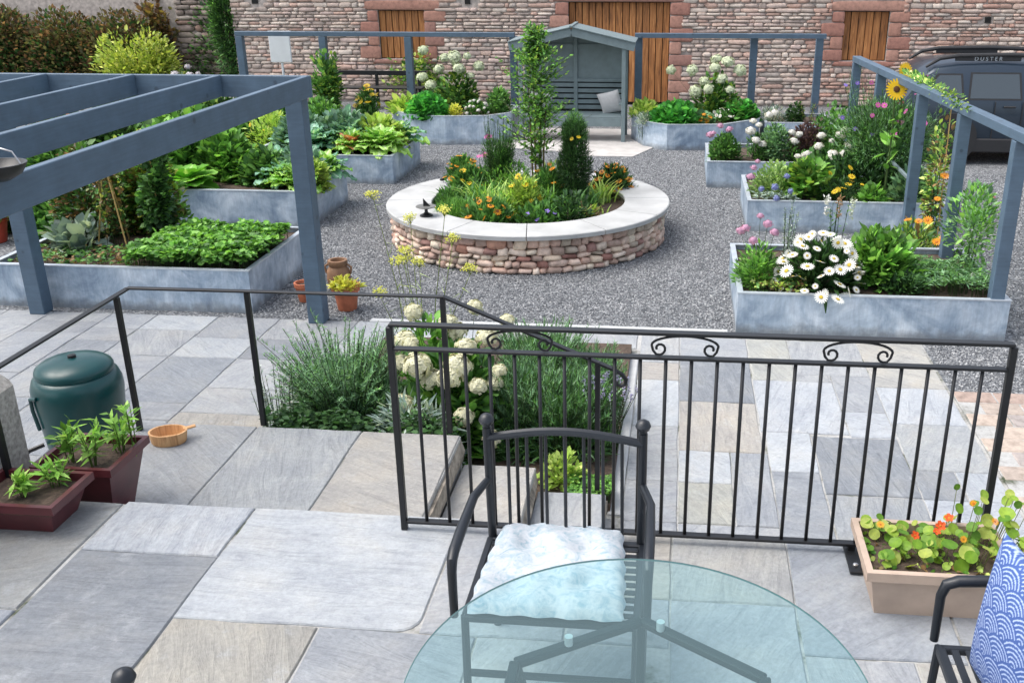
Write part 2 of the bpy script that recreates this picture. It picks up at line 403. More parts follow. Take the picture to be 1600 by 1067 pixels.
# loose chippings, scattered as real stones
def m_pebble():
    m, t, b, o = nodes('slate_chippings'); oi = t.nodes.new('ShaderNodeObjectInfo')
    c = ramp(t, oi.outputs['Random'], [(0, (.085, .09, .098)), (.4, (.16, .167, .178)), (.75, (.25, .257, .266)), (1, (.44, .446, .448))])
    t.links.new(c, b.inputs['Base Color']); b.inputs['Roughness'].default_value = .6; return m
PEB = m_pebble()
pb = MB(); V, F, _ = T_BALL; rr = np.random.default_rng(3)
pb.add([tuple(p * np.array([1, .75, .5]) * (1 + .25 * rr.standard_normal())) for p in V], F)
pebble_me = pb.mesh('chipping', PEB)
def chippings(name, poly, dens, size, seed, holes=()):
    zs = GZ - .004
    s = MB(); s.add([(x, y, zs) for x, y in poly], [tuple(range(len(poly)))]); o = s.build(name, PEB)
    gt = bpy.data.node_groups.new('scatter', 'GeometryNodeTree')
    gt.interface.new_socket('Geometry', in_out='INPUT', socket_type='NodeSocketGeometry'); gt.interface.new_socket('Geometry', in_out='OUTPUT', socket_type='NodeSocketGeometry')
    N = gt.nodes; gi = N.new('NodeGroupInput'); go = N.new('NodeGroupOutput')
    d = N.new('GeometryNodeDistributePointsOnFaces'); d.inputs['Density'].default_value = dens; d.inputs['Seed'].default_value = seed
    oi = N.new('GeometryNodeInputMeshCube') if False else None
    # the stone itself is made inside the tree so that nothing else is needed
    ico = N.new('GeometryNodeMeshIcoSphere'); ico.inputs['Radius'].default_value = size; ico.inputs['Subdivisions'].default_value = 1
    tr = N.new('GeometryNodeTransform'); tr.inputs['Scale'].default_value = (1, .72, .5)
    sm = N.new('GeometryNodeSetMaterial'); sm.inputs['Material'].default_value = PEB
    ins = N.new('GeometryNodeInstanceOnPoints'); rv = N.new('FunctionNodeRandomValue'); rv.data_type = 'FLOAT_VECTOR'; rv.inputs[1].default_value = (6.28, 6.28, 6.28)
    rs = N.new('FunctionNodeRandomValue'); rs.data_type = 'FLOAT'; rs.inputs[2].default_value = .55; rs.inputs[3].default_value = 1.35; rs.inputs['Seed'].default_value = 5
    L = gt.links; L.new(gi.outputs[0], d.inputs['Mesh']); L.new(ico.outputs[0], tr.inputs[0]); L.new(tr.outputs[0], sm.inputs[0])
    L.new(d.outputs['Points'], ins.inputs['Points']); L.new(sm.outputs[0], ins.inputs['Instance']); L.new(rv.outputs[0], ins.inputs['Rotation']); L.new(rs.outputs[1], ins.inputs['Scale'])
    L.new(ins.outputs[0], go.inputs[0])
    md = o.modifiers.new('scatter', 'NODES'); md.node_group = gt
    return stuff(o)
chippings('gravel_chippings', [(-4.0, 8.46), (.55, 8.46), (.55, 9.95), (.85, 9.95), (.85, 17.2), (-5.2, 17.2), (-5.2, 11), (-4.0, 11)], 2700, .0118, 1)
chippings('gravel_chippings', [(2.95, 7.4), (4.6, 7.4), (5.6, 15.5), (3.3, 15.5)], 1500, .014, 2)
chippings('gravel_chippings', [(2.2, 7.35), (2.95, 7.35), (2.95, 8.25), (2.2, 8.4)], 2700, .0118, 3)
chippings('gravel_chippings', [(-6.6, 10.2), (-4.0, 10.2), (-4.0, 11.9), (-6.6, 11.9)], 900, .014, 4)

# ------------------------------------------------------------------ paving
GREY = [srgb(160, 166, 174), srgb(176, 181, 188), srgb(150, 157, 166), srgb(184, 187, 190), srgb(168, 172, 178)]
BUFF = [srgb(186, 176, 158), srgb(190, 182, 168)]
PALE = [srgb(196, 202, 208), srgb(190, 196, 204)]
DARK = [srgb(140, 147, 156), srgb(138, 145, 154)]
def slab(parent, x0, y0, x1, y1, z, col, th=.035, corner=None, nseg=4, j=.005, seed=None, name='paving_slab'):
    rr = random.Random(int((x0 * 131 + y0 * 977) * 10) if seed is None else seed)
    gp = .004; cx, cy = (x0 + x1) / 2, (y0 + y1) / 2
    P = [(x0 + gp, y0 + gp), (x1 - gp, y0 + gp), (x1 - gp, y1 - gp), (x0 + gp, y1 - gp)]
    ring = []
    for i in range(4):
        a, b = P[i], P[(i + 1) % 4]
        if corner == i:      # a knocked-off, rounded corner
            r = .09; pv = P[(i - 1) % 4]
            ua = ((pv[0] - a[0]), (pv[1] - a[1])); l = math.hypot(*ua); ua = (ua[0] / l, ua[1] / l)
            ub = ((b[0] - a[0]), (b[1] - a[1])); l = math.hypot(*ub); ub = (ub[0] / l, ub[1] / l)
            for k in range(5):
                t = k / 4; th_ = t * PI / 2; w1 = 1 - math.sin(th_); w2 = 1 - math.cos(th_)
                ring.append((a[0] + ua[0] * r * w1 + ub[0] * r * w2, a[1] + ua[1] * r * w1 + ub[1] * r * w2))
            a0 = ring[-1]
            for k in range(1, nseg): t = k / nseg; ring.append((a0[0] + (b[0] - a0[0]) * t, a0[1] + (b[1] - a0[1]) * t))
        else:
            for k in range(nseg):
                t = k / nseg; q = 0 if k == 0 else j
                ring.append((a[0] + (b[0] - a[0]) * t + rr.uniform(-q, q), a[1] + (b[1] - a[1]) * t + rr.uniform(-q, q)))
    n = len(ring); V = []
    for sc, zz in ((1, -th), (1, -.006), (None, 0)):
        for x, y in ring:
            if sc is None:
                dx, dy = x - cx, y - cy; V.append((dx - .005 * (1 if dx > 0 else -1), dy - .005 * (1 if dy > 0 else -1), zz))
            else: V.append((x - cx, y - cy, zz + rr.uniform(-.001, .001)))
    F = [(k * n + i, k * n + (i + 1) % n, (k + 1) * n + (i + 1) % n, (k + 1) * n + i) for k in range(2) for i in range(n)] + [tuple(range(2 * n, 3 * n))]
    s = MB(); s.add(V, F)
    me = s.mesh(name, SLAB); f = .93 + rr.random() * .14
    return link(name, me, parent, (cx, cy, z + rr.uniform(-.0015, .0015)), col=tuple(min(1, (c * .62 + sum(col) / 3 * .18 + .20 * .43) * f * .70 * w) for c, w in zip(col, (.985, 1.0, 1.005))))

# upper terrace with its retaining wall
tb = MB(); tb.box((-1, 1.34, -.347), (5.2 + 3.4, 5.26, .7)); terrace = structure(tb.build('terrace', MORTAR))
T = [(-3.3, 3.13, -2.62, 3.97, srgb(158, 160, 158)), (-3.3, 2.4, -2.62, 3.13, srgb(164, 170, 180)), (-2.61, 3.57, -1.965, 3.99, PALE[1]), (-2.61, 2.55, -1.96, 3.57, DARK[0]),
     (-1.965, 3.14, -.955, 3.99, PALE[0]), (-1.96, 2.4, -1.355, 3.14, srgb(180, 174, 160)), (-1.355, 2.3, -.72, 3.14, GREY[0]), (-.955, 3.14, -.38, 3.97, srgb(178, 182, 188)),
     (-.72, 2.3, -.1, 3.14, GREY[3]), (-.38, 3.45, .03, 3.97, BUFF[1]), (-.38, 3.14, .03, 3.45, GREY[1]), (.03, 3.45, .54, 3.97, srgb(178, 178, 174)), (.03, 2.9, .54, 3.45, GREY[1]), (-.1, 2.3, .54, 2.9, GREY[4]),
     (.54, 3.15, 1.15, 3.97, srgb(160, 168, 178)), (1.15, 3.15, 1.75, 3.97, GREY[0]), (.54, 2.4, .95, 3.15, srgb(178, 182, 188)), (.95, 2.4, 1.75, 3.15, srgb(188, 184, 174)), (1.75, 2.4, 2.9, 3.15, GREY[2]), (1.75, 3.15, 2.9, 3.97, GREY[1]),
     (-3.3, 1.6, -2.4, 2.4, GREY[1]), (-2.4, 1.5, -1.355, 2.3, GREY[3]), (-1.355, 1.5, -.4, 2.3, BUFF[0]), (-.4, 1.5, .54, 2.3, GREY[0]), (.54, 1.5, 1.5, 2.4, GREY[4]), (1.5, 1.5, 2.9, 2.4, GREY[1])]
for i, (x0, y0, x1, y1, c) in enumerate(T):
    if (x0, y0) in ((-2.61, 2.55),): y0 = 2.4
    slab(terrace, x0, y0, x1, y1, .012, c, corner=1 if i == 4 else None)

# landing one step below the terrace
lb = MB(); lb.box((-2.27, 4.61, -.45), (2.06, 1.27, .48)); landing = structure(lb.build('landing', MORTAR))
for x0, x1, c in ((-3.3, -2.5, srgb(166, 170, 174)), (-2.5, -1.845, srgb(172, 176, 178)), (-1.845, -1.24, srgb(188, 182, 172))):
    slab(landing, x0, 4.31, x1, 5.25, -.2, c, .05)
for x0, x1, c in ((-3.3, -2.3, GREY[0]), (-2.3, -1.78, GREY[1]), (-1.78, -1.24, BUFF[0])): slab(landing, x0, 4.0, x1, 4.31, -.2, c, .05)
RISER = simple('rough_split_stone', (.27, .235, .19), .95, 0, .6, 16, 1.0, 40)
def riser(parent, x, y0, y1, z0, z1):
    rr = random.Random(int(z0 * -100)); n = 7; V = []
    for k, (z, dx) in enumerate(((z0, .0), ((z0 + z1) / 2, .02), (z1, .005))):
        for i in range(n): V.append((x + dx + rr.uniform(-.012, .012), y0 + (y1 - y0) * i / (n - 1), z))
    V += [(x - .05, y0, z0), (x - .05, y1, z0), (x - .05, y0, z1), (x - .05, y1, z1)]
    F = [(k * n + i, k * n + i + 1, (k + 1) * n + i + 1, (k + 1) * n + i) for k in range(2) for i in range(n - 1)]
    F += [tuple(range(2 * n, 3 * n)) + (3 * n + 3, 3 * n + 2), (3 * n, 0, n, 2 * n, 3 * n + 2), (n - 1, 3 * n + 1, 3 * n + 3, 3 * n - 1, 2 * n - 1)]
    s = MB(); s.add(V, F, smooth=False); return s.build('riser', RISER, parent)
riser(landing, -1.235, 4.0, 5.25, -.37, -.235)
steps = structure(MB().box((-.99, 4.61, -.55), (.40, 1.22, .28)).box((-.565, 4.61, -.64), (.36, 1.22, .12)).build('steps', MORTAR))
slab(steps, -1.225, 4.0, -.78, 5.22, -.38, srgb(190, 184, 174), .045); riser(steps, -.79, 4.0, 5.22, -.535, -.425)
slab(steps, -.78, 4.0, -.36, 5.22, -.54, srgb(184, 188, 192), .045); riser(steps, -.37, 4.0, 5.22, -.70, -.585)

# lower patio: a random-sized pattern to the left, the measured one to the right
pm = MB(); pm.prism([(-12, 3.9), (2.17, 3.9), (2.17, 8.43), (-12, 8.43)], GZ - .05, GZ - .008); patio = structure(pm.build('lower_patio', MORTAR))
def pattern(x0, x1, y0, y1, seed, skip):
    rr = random.Random(seed); x = x1
    while x > x0 + .05:
        w = rr.choice([.6, .6, .45, .75]); xa = max(x0, x - w); y = y0 + rr.choice([0, -.3, -.15])
        if xa - x0 < .2: xa = x0
        while y < y1 - .02:
            h = rr.choice([.3, .6, .6, .9, .45]); yb = min(y1, y + h)
            if y1 - yb < .15: yb = y1
            ya = max(y, y0)
            if yb - ya > .08 and not skip(xa, ya, x, yb):
                c = rr.choice(GREY * 2 + PALE + [GREY[3], BUFF[1]])
                slab(patio, xa, ya, x, yb, GZ, c, .03)
            y = yb
        x = xa
pattern(-9.0, -2.9, 4.3, 8.43, 11, lambda a, b, c, d: (c > -3.29 and b < 5.2))
for a in ((-2.9, 5.28, -2.52, 5.9, GREY[1]), (-2.9, 5.9, -2.52, 6.6, PALE[0]), (-2.9, 6.6, -2.52, 7.2, BUFF[0]), (-2.9, 7.2, -2.52, 7.85, PALE[1]), (-2.9, 7.85, -2.52, 8.43, PALE[0]),
          (-2.52, 7.98, -1.7, 8.43, PALE[0]), (-1.7, 7.98, -1.0, 8.43, srgb(190, 190, 182)), (-1.0, 7.98, -.3, 8.43, GREY[3]),
          (-.27, 7.69, .07, 8.3, GREY[3]), (-.27, 7.33, .07, 7.69, srgb(196, 188, 178)), (-.27, 6.5, .07, 7.33, PALE[0]), (-.27, 5.7, .07, 6.5, GREY[3]), (-.27, 5.2, .07, 5.7, GREY[1]), (-.27, 4.5, .07, 5.2, GREY[0]),
          (.07, 7.75, .65, 8.3, GREY[1]), (.07, 6.95, .65, 7.75, DARK[0]), (.07, 6.14, .65, 6.95, srgb(192, 184, 172)), (.07, 5.7, .42, 6.14, PALE[0]), (.42, 5.2, .68, 6.14, srgb(160, 166, 174)), (.07, 5.2, .42, 5.7, srgb(186, 186, 174)), (.07, 4.5, .68, 5.2, GREY[1]),
          (.65, 7.4, 1.0, 8.3, srgb(192, 192, 182)), (1.0, 7.55, 1.6, 8.3, GREY[3]), (.65, 6.48, 1.28, 7.4, PALE[1]), (1.0, 7.4, 1.28, 7.55, GREY[3]), (1.28, 6.87, 1.6, 7.55, GREY[4]), (1.28, 6.45, 1.6, 6.87, PALE[1]),
          (.68, 5.9, 1.0, 6.48, PALE[0]), (.68, 5.05, 1.0, 5.9, GREY[2]), (1.0, 5.63, 1.6, 6.44, DARK[1]), (1.0, 5.05, 1.6, 5.63, srgb(164, 170, 176)), (.68, 4.4, 1.6, 5.05, PALE[0]),
          (1.6, 7.35, 2.15, 8.3, srgb(194, 190, 180)), (1.6, 6.7, 2.15, 7.35, PALE[1]), (1.6, 6.0, 2.15, 6.7, srgb(182, 186, 188)), (1.6, 5.62, 1.88, 6.0, DARK[0]), (1.88, 5.62, 2.15, 6.0, PALE[0]), (1.6, 5.0, 2.15, 5.62, PALE[1]), (1.6, 4.3, 2.15, 5.0, PALE[0])):
    slab(patio, *a[:4], GZ, a[4], .03)
# kerbs
KERB = simple('pale_kerb_stone', (.44, .45, .45), .75, 0, .15, 6, .3, 50)
kb = MB()
kb.box((-.315, 6.55, GZ - .03), (.085, 2.6, .085), bev=.008); kb.box((-2.53, 6.6, GZ - .03), (.05, 2.6, .075), bev=.006)
structure(kb.build('bed_kerb', KERB))
kb = MB(); kb.box((-1.15, 8.465, GZ - .02), (3.3, .07, .06), bev=.008); structure(kb.build('gravel_kerb', KERB))
kb = MB(); kb.prism([(-2.1, 16.9), (-1.5, 16.5), (-.75, 16.5), (-.45, 17.3), (-.5, 19.2), (-3.4, 19.2), (-3.2, 17.2)], GZ - .03, GZ + .012); structure(kb.build('arbour_paving', simple('pale_concrete', (.46, .44, .42), .85, 0, .18, 4, .3, 40)))
# block paving at the right
bp_ = MB(); bp_.box((4.2, 5.6, GZ - .018), (4.06, 3.4, .05)); blocks = structure(bp_.build('block_paving', MORTAR))
rb = random.Random(3); bm_ = [MB().box((0, 0, 0), (.292, .192, .05), bev=.008).mesh('paving_block', STONE)]
for i in range(11):
    y = 7.2 - i * .2
    for k in range(8):
        x = 2.32 + k * .3 + (.15 if i % 2 else 0)
        c = rb.choice([srgb(164, 146, 134), srgb(156, 138, 128), srgb(172, 158, 146), srgb(152, 144, 140), srgb(160, 148, 138)])
        link('paving_block', bm_[0], blocks, (x - 4.2 + 4.2, y, GZ - .012 + rb.uniform(-.002, .002)), col=c)
# soil of the sunken bed
so = MB(); so.box((-1.42, 6.6, GZ + .01), (2.16, 2.66, .1)); structure(so.build('bed_soil', SOIL))

# ------------------------------------------------------------------ barn
BY = 22.7
STC = [srgb(192, 176, 164), srgb(176, 160, 150), srgb(164, 150, 142), srgb(202, 188, 176), srgb(184, 166, 156), srgb(190, 170, 162), srgb(172, 164, 156), srgb(206, 194, 182), srgb(158, 146, 138), srgb(194, 168, 154), srgb(186, 154, 140)]
RED = [srgb(172, 128, 112), srgb(164, 118, 104), srgb(178, 136, 120), srgb(160, 120, 108)]
barn = thing('stone_barn', 'long rubble stone barn with reddish quoins and timber shutters', 'barn', (0, BY, GZ))
OPEN = [(-6.77, .23 + .7, -5.71, 1.27 + .7), (3.42, .25 + .7, 4.38, 1.27 + .7), (-2.5, -.1, -.27, 1.45 + .7)]   # x0,z0,x1,z1 (z from the ground)
HOLES = [(-9.63, 2.12, -9.51, 2.3), (-4.78, 2.1, -4.66, 2.25), (6.34, 1.74, 6.46, 1.86), (-9.0, 3.2, -8.9, 3.3)]
X0, X1, ZT = -10.15, 14, 4.3
w = MB(); xs = [X0, -6.77, -5.71, -2.5, -.27, 3.42, 4.38, X1]
def wallbox(x0, x1, z0, z1): w.box(((x0 + x1) / 2, .3, (z0 + z1) / 2), (x1 - x0, .5, z1 - z0))
for i in range(7):
    a, b = xs[i], xs[i + 1]; op = [o for o in OPEN if abs(o[0] - a) < .01]
    if op:
        if op[0][1] > 0: wallbox(a, b, 0, op[0][1])
        wallbox(a, b, op[0][3], ZT)
    else: wallbox(a, b, -.1, ZT)
wall = w.build('wall', MORTARD, barn)
rb = random.Random(8); smesh = []
for k in range(8):
    m_ = MB().box((0, 0, 0), (1, 1, 1), bev=.13 + .05 * (k % 3))
    for i in range(0, 24): m_.v[i] = tuple(c + rb.uniform(-.085, .085) for c in m_.v[i])
    me_ = m_.mesh('stone', STONE); me_.polygons.foreach_set('use_smooth', [True] * len(me_.polygons)); smesh.append((me_, list(m_.v), list(m_.f)))
stones = []
def blocked(x0, x1, z0, z1, m=.0): return [o for o in OPEN if x1 > o[0] - m and x0 < o[2] + m and z1 > o[1] - m and z0 < o[3] + m]
# dressed red blocks round the openings
quoins = []
for o in OPEN:
    zz = max(o[1], 0) - (.0); k = 0
    while zz < o[3] - .05:
        h = min(rb.uniform(.24, .32), o[3] - zz)
        for sd_, xe in ((-1, o[0]), (1, o[2])):
            wd = (.42 if (k % 2 == (sd_ > 0)) else .24) * rb.uniform(.9, 1.15); quoins.append((xe + sd_ * wd / 2, zz + h / 2, wd - .012, h - .012))
        zz += h; k += 1
    if o[3] < 3: quoins.append(((o[0] + o[2]) / 2, o[3] + .11, o[2] - o[0] + .5, .2))
    if o[1] > 0: quoins.append(((o[0] + o[2]) / 2, o[1] - .06, o[2] - o[0] + .24, .10))
def inq(x, z, hw=0): return any(abs(x - q[0]) < q[2] / 2 + hw * .35 and abs(z - q[1]) < q[3] / 2 + .01 for q in quoins)
z = .0
while z < ZT - .08:
    h = rb.uniform(.055, .11); x = X0
    while x < X1:
        wd = rb.uniform(.10, .34) if rb.random() < .8 else rb.uniform(.32, .5); x1 = min(x + wd, X1)
        for o in quoins:
            if abs(z + h / 2 - o[1]) < o[3] / 2 + .02:
                L_, R_ = o[0] - o[2] / 2, o[0] + o[2] / 2
                if x < L_ - .03 and x1 > L_: x1 = L_
                if L_ - .03 <= x < R_: x = R_; x1 = x + max(.12, wd)
        if not blocked(x + .02, x1 - .02, z, z + h) and x1 - x > .05 and x1 <= X1 + .01 and not inq((x + x1) / 2, z + h / 2, 0):
            if not any(x1 > q[0] and x < q[2] and z + h > q[1] and z < q[3] for q in HOLES):
                stones.append(((x + x1) / 2, z + h / 2, x1 - x - .014, (h - .008) * rb.uniform(.72, 1.08)))
        x = x1
    z += h
tx = [s_ for s_ in stones if 0.05 < s_[1] < 2.4 and s_[0] < 7.4]
tx.sort(key=lambda s_: -s_[2] * s_[3]); big = set(id(s_) for s_ in tx[:300 - len(quoins)])
def stcol(x, red=False):
    if red: return rb.choice(RED)
    c = rb.choice(STC)
    if x > 2.5 and rb.random() < .45: c = rb.choice([srgb(176, 142, 128), srgb(170, 130, 116), srgb(182, 150, 136)])
    c = tuple(v * .8 + w * .2 for v, w in zip(c, srgb(192, 172, 158))); f = rb.uniform(1.0, 1.2); return tuple(min(.9, v * f) for v in c)
rest = MB()
for s_ in quoins: link('stone', smesh[0][0], barn, (s_[0], .035, s_[1]), col=stcol(s_[0], True), scale=(s_[2], .07 + .012, s_[3]))
for s_ in stones:
    c = stcol(s_[0]); dy = rb.uniform(.035, .065); k = rb.randrange(8)
    if id(s_) in big: link('stone', smesh[k][0], barn, (s_[0], dy, s_[1]), col=c, scale=(s_[2] * rb.choice((-1, 1)), .11, s_[3] * 1.06 * rb.choice((-1, 1)))).rotation_euler = (0, rb.uniform(-.04, .04), 0)
    else: fx, fz = rb.choice((-1, 1)), rb.choice((-1, 1)); rest.add([(v[0] * s_[2] * fx + s_[0], v[1] * .11 + dy, v[2] * s_[3] * fz + s_[1]) for v in smesh[k][1]], smesh[k][2], col=c, smooth=True)
stuff(rest.build('rubble', STONE, barn, auto=False))
DARKM = simple('dark_interior', (.01, .01, .01), .9, bumps=0)
def boards(name, o, n, y, hasframe=True):
    fr = MB(); x0, z0, x1, z1 = o
    fr.box(((x0 + x1) / 2, y + .05, (z0 + z1) / 2), (x1 - x0, .03, z1 - z0)); f = fr.build(name, DARKM, barn)
    wd = (x1 - x0 - .02) / n; rr = random.Random(n)
    for i in range(n):
        s = MB(); s.box((0, 0, 0), (wd - rr.uniform(.012, .02), .03, z1 - max(z0, 0) - .03), bev=.004)
        s.build('board', LARCH, f, (x0 + .01 + wd * (i + .5), y + rr.uniform(-.004, .006), (z1 + max(z0, 0)) / 2))
    return f
boards('shutter', OPEN[0], 7, .12); boards('shutter', OPEN[1], 6, .12); boards('door', OPEN[2], 15, .16)
MB().box((0, .02, 0), (.14, .05, .2)).build('putlog_hole', DARKM, barn, (-9.57, .03, 2.2))
MB().box((0, .02, 0), (.12, .05, .16)).build('putlog_hole', DARKM, barn, (-4.72, .03, 2.18))
MB().box((0, .02, 0), (.12, .05, .12)).build('putlog_hole', DARKM, barn, (6.4, .03, 1.8))

# far cottage and garden wall at the left
cot = thing('cottage', 'far pinkish grey cottage wall behind the copper hedge', 'house', (-22, 34, GZ))
MB().box((2, 2, 2.5), (30, 4, 5.2)).build('wall', simple('pink_harling', (.42, .35, .34), .9, 0, .3, 2.5, .4, 20), cot)
for x in (2.3, 3.4):
    wf = MB().box((x, -.03, 2.1), (.12, .06, 1.6)).build('window_frame', WHITE, cot)
MB().box((2.85, -.02, 2.1), (1.0, .03, 1.55)).build('window_pane', simple('dark_glass', (.03, .035, .04), .1, bumps=0), cot)
# ------------------------------------------------------------------ zinc raised beds
def offset_poly(poly, d):
    n = len(poly); out = []
    A = sum(poly[i][0] * poly[(i + 1) % n][1] - poly[(i + 1) % n][0] * poly[i][1] for i in range(n)); s = 1 if A > 0 else -1
    for i in range(n):
        p0, p1, p2 = Vector(poly[i - 1]), Vector(poly[i]), Vector(poly[(i + 1) % n])
        e1 = (p1 - p0).normalized(); e2 = (p2 - p1).normalized(); n1 = Vector((-e1.y, e1.x)) * s; n2 = Vector((-e2.y, e2.x)) * s
        m = (n1 + n2).normalized(); q = p1 + m * (d / max(.3, m.dot(n1))); out.append((q.x, q.y))
    return out
def ring_mesh(s, outer, inner, z0, z1):
    n = len(outer); V = [(x, y, z0) for x, y in outer] + [(x, y, z1) for x, y in outer] + [(x, y, z1) for x, y in inner] + [(x, y, z0) for x, y in inner]
    F = []
    for i in range(n):
        j = (i + 1) % n; F += [(i, j, n + j, n + i), (n + i, n + j, 2 * n + j, 2 * n + i), (2 * n + i, 2 * n + j, 3 * n + j, 3 * n + i)]
    s.add(V, F)
def zinc_bed(poly, zr, label, soil=-.06):
    cx = sum(p[0] for p in poly) / len(poly); cy = sum(p[1] for p in poly) / len(poly)
    P = [(x - cx, y - cy) for x, y in poly]; t = thing('zinc_raised_bed', label, 'raised bed', (cx, cy, GZ), group='galvanised zinc raised beds around the circle')
    h = zr - GZ; s = MB(); ring_mesh(s, P, offset_poly(P, .02), -.01, h - .012); s.build('side_panel', ZINC, t)
    s = MB(); ring_mesh(s, offset_poly(P, -.006), offset_poly(P, .045), h - .012, h); s.build('rim', ZRIM, t)
    q = offset_poly(P, .021); n = 9; x0, x1 = min(p[0] for p in q), max(p[0] for p in q); y0, y1 = min(p[1] for p in q), max(p[1] for p in q)
    s = MB(); s.prism(q, 0, h + soil); s.build('soil', SOIL, t)
    return t
ZRIM = simple('zinc_rim', (.46, .51, .56), .4, .3, .12, 9, .05, 40)
rect = lambda x0, x1, y0, y1: [(x0, y0), (x1, y0), (x1, y1), (x0, y1)]
zinc_bed(rect(-6.56, -3.97, 8.56, 10.15), -.28, 'long blotchy zinc bed of strawberry leaves and canes beneath the pergola')
zinc_bed(rect(-7.3, -4.5, 11.62, 13.1), -.24, 'second zinc bed on the left with squash and overflowing kale')
zinc_bed(rect(-6.35, -4.15, 14.15, 15.75), -.28, 'third zinc bed on the left, crowded with blue green kale')
zinc_bed(rect(.57, 2.9, 8.45, 10.05), -.32, 'front right zinc bed with the white daisy mound')
zinc_bed(rect(.86, 3.2, 11.98, 13.45), -.32, 'middle right zinc bed with lime green mound and blue thistles')
zinc_bed(rect(.42, 2.75, 14.34, 15.8), -.32, 'third right zinc bed with dark purple shrub and white panicles')
zinc_bed(rect(1.5, 2.66, 17.9, 19.0), -.32, 'small half empty zinc bed at the far right by the frame')
zinc_bed([(-5.35, 18.6), (-5.2, 18.0), (-4.75, 17.5), (-4.1, 17.38), (-3.35, 17.5), (-3.0, 17.9), (-3.0, 18.7), (-3.3, 19.0), (-5.1, 19.0)], -.2, 'curved zinc bed left of the wooden arbour seat')
zinc_bed([(-.86, 18.2), (-.62, 17.5), (-.2, 17.15), (.75, 17.25), (1.4, 17.9), (1.46, 18.9), (-.8, 18.9)], -.26, 'angled zinc bed right of the wooden arbour seat')

# ------------------------------------------------------------------ round stone planter
CX, CY, RO, RI, ZW = -1.76, 11.58, 1.62, 1.17, -.315
ring = thing('round_stone_planter', 'round dry stone planter with pale sandstone coping and mixed flowers', 'stone planter', (CX, CY, GZ))
hw = ZW - GZ
s = MB(); n = 64; o_ = [((RO - .06) * math.cos(2 * PI * i / n), (RO - .06) * math.sin(2 * PI * i / n)) for i in range(n)]; i_ = [(RI * math.cos(2 * PI * i / n), RI * math.sin(2 * PI * i / n)) for i in range(n)]
ring_mesh(s, o_, i_, -.05, hw); s.build('core', simple('wall_core', (.16, .13, .11), .95, 0, .3, 12, .5, 60), ring)
s = MB(); s.prism([(x * .999, y * .999) for x, y in i_], 0, hw - .06); s.build('soil', SOIL, ring)
RC = [srgb(214, 186, 168), srgb(196, 160, 142), srgb(206, 184, 160), srgb(184, 150, 136), srgb(222, 202, 184), srgb(190, 172, 156), srgb(176, 148, 134), srgb(204, 176, 160), srgb(170, 156, 140), srgb(216, 200, 178)]
RC2 = [srgb(170, 118, 98), srgb(156, 106, 94), srgb(176, 128, 106), srgb(148, 108, 100)]
rr = random.Random(21); rest = MB(); zc = 0; rmesh = []
for k in range(8):
    m_ = MB().box((0, 0, 0), (1, 1, 1), bev=.13 + .03 * (k % 3))
    m_.v = [tuple(c + rr.uniform(-.095, .095) for c in v) for v in m_.v]
    me_ = m_.mesh('stone', STONE); me_.polygons.foreach_set('use_smooth', [True] * len(me_.polygons)); rmesh.append((me_, list(m_.v), list(m_.f)))
circ = 2 * PI * RO
while zc < hw - .02:
    hh = min(rr.uniform(.055, .09), hw - zc); a = rr.uniform(0, .1)
    if hw - zc - hh < .03: hh = hw - zc
    al = a
    while al < a + 2 * PI - .02:
        wd = rr.choice([rr.uniform(.07, .12), rr.uniform(.11, .15), rr.uniform(.14, .22)]); da = min(wd / RO, a + 2 * PI - al)
        if da < .03: break
        tall = 1.0
        c = rr.choice(RC2) if rr.random() < .08 else rr.choice(RC); c = tuple(v * .8 + sum(c) / 3 * w_ * .2 for v, w_ in zip(c, (1.08, 1, .9))); f = rr.uniform(.95, 1.3); c = tuple(min(.9, v * f) for v in c)
        am = al + da / 2; k = rr.randrange(8); depth = .13; out = rr.uniform(-.012, .02)
        # local axes: radial = y, tangent = x
        M = Matrix.Rotation(am + PI / 2, 4, 'Z'); rad = RO - depth / 2 + out
        pos = Vector((math.cos(am) * rad, math.sin(am) * rad, zc + hh / 2)); sc = (da * RO - .006, depth, (hh - .004) * rr.uniform(.72, 1.22))
        tilt = rr.uniform(-.22, .22)
        if -PI < ((am + PI) % (2 * PI)) - PI < 0.05 or am % (2 * PI) > PI - .05:
            o = link('stone', rmesh[k][0], ring, pos, col=c, scale=sc); o.rotation_euler = (0, tilt, am + PI / 2)
        else:
            Mr = Matrix.Rotation(am + PI / 2, 3, 'Z') @ Matrix.Rotation(tilt, 3, 'Y')
            rest.add([Mr @ Vector((v[0] * sc[0], v[1] * sc[1], v[2] * sc[2])) + pos for v in rmesh[k][1]], rmesh[k][2], col=c, smooth=True)
        al += da
    zc += hh
stuff(rest.build('back_stones', STONE, ring, auto=False))
for i in range(12):
    a0, a1 = 2 * PI * i / 12 + .13 + .003, 2 * PI * (i + 1) / 12 + .13 - .003; m = 7; s = MB(); V = []
    for k in range(m + 1):
        a = a0 + (a1 - a0) * k / m
        for r, z in ((RI - .015, 0), (RI - .02, .045), (RI - .012, .052), (RO + .05, .052), (RO + .06, .044), (RO + .058, 0)): V.append((r * math.cos(a), r * math.sin(a), hw + z))
    F = [(k * 6 + j, k * 6 + (j + 1) % 6, k * 6 + 6 + (j + 1) % 6, k * 6 + 6 + j) for k in range(m) for j in range(6)] + [tuple(range(6))[::-1], tuple(range(m * 6, m * 6 + 6))]
    F = [f[::-1] for f in F]
    s.add(V, F); s.build('coping_stone', COPING, ring)

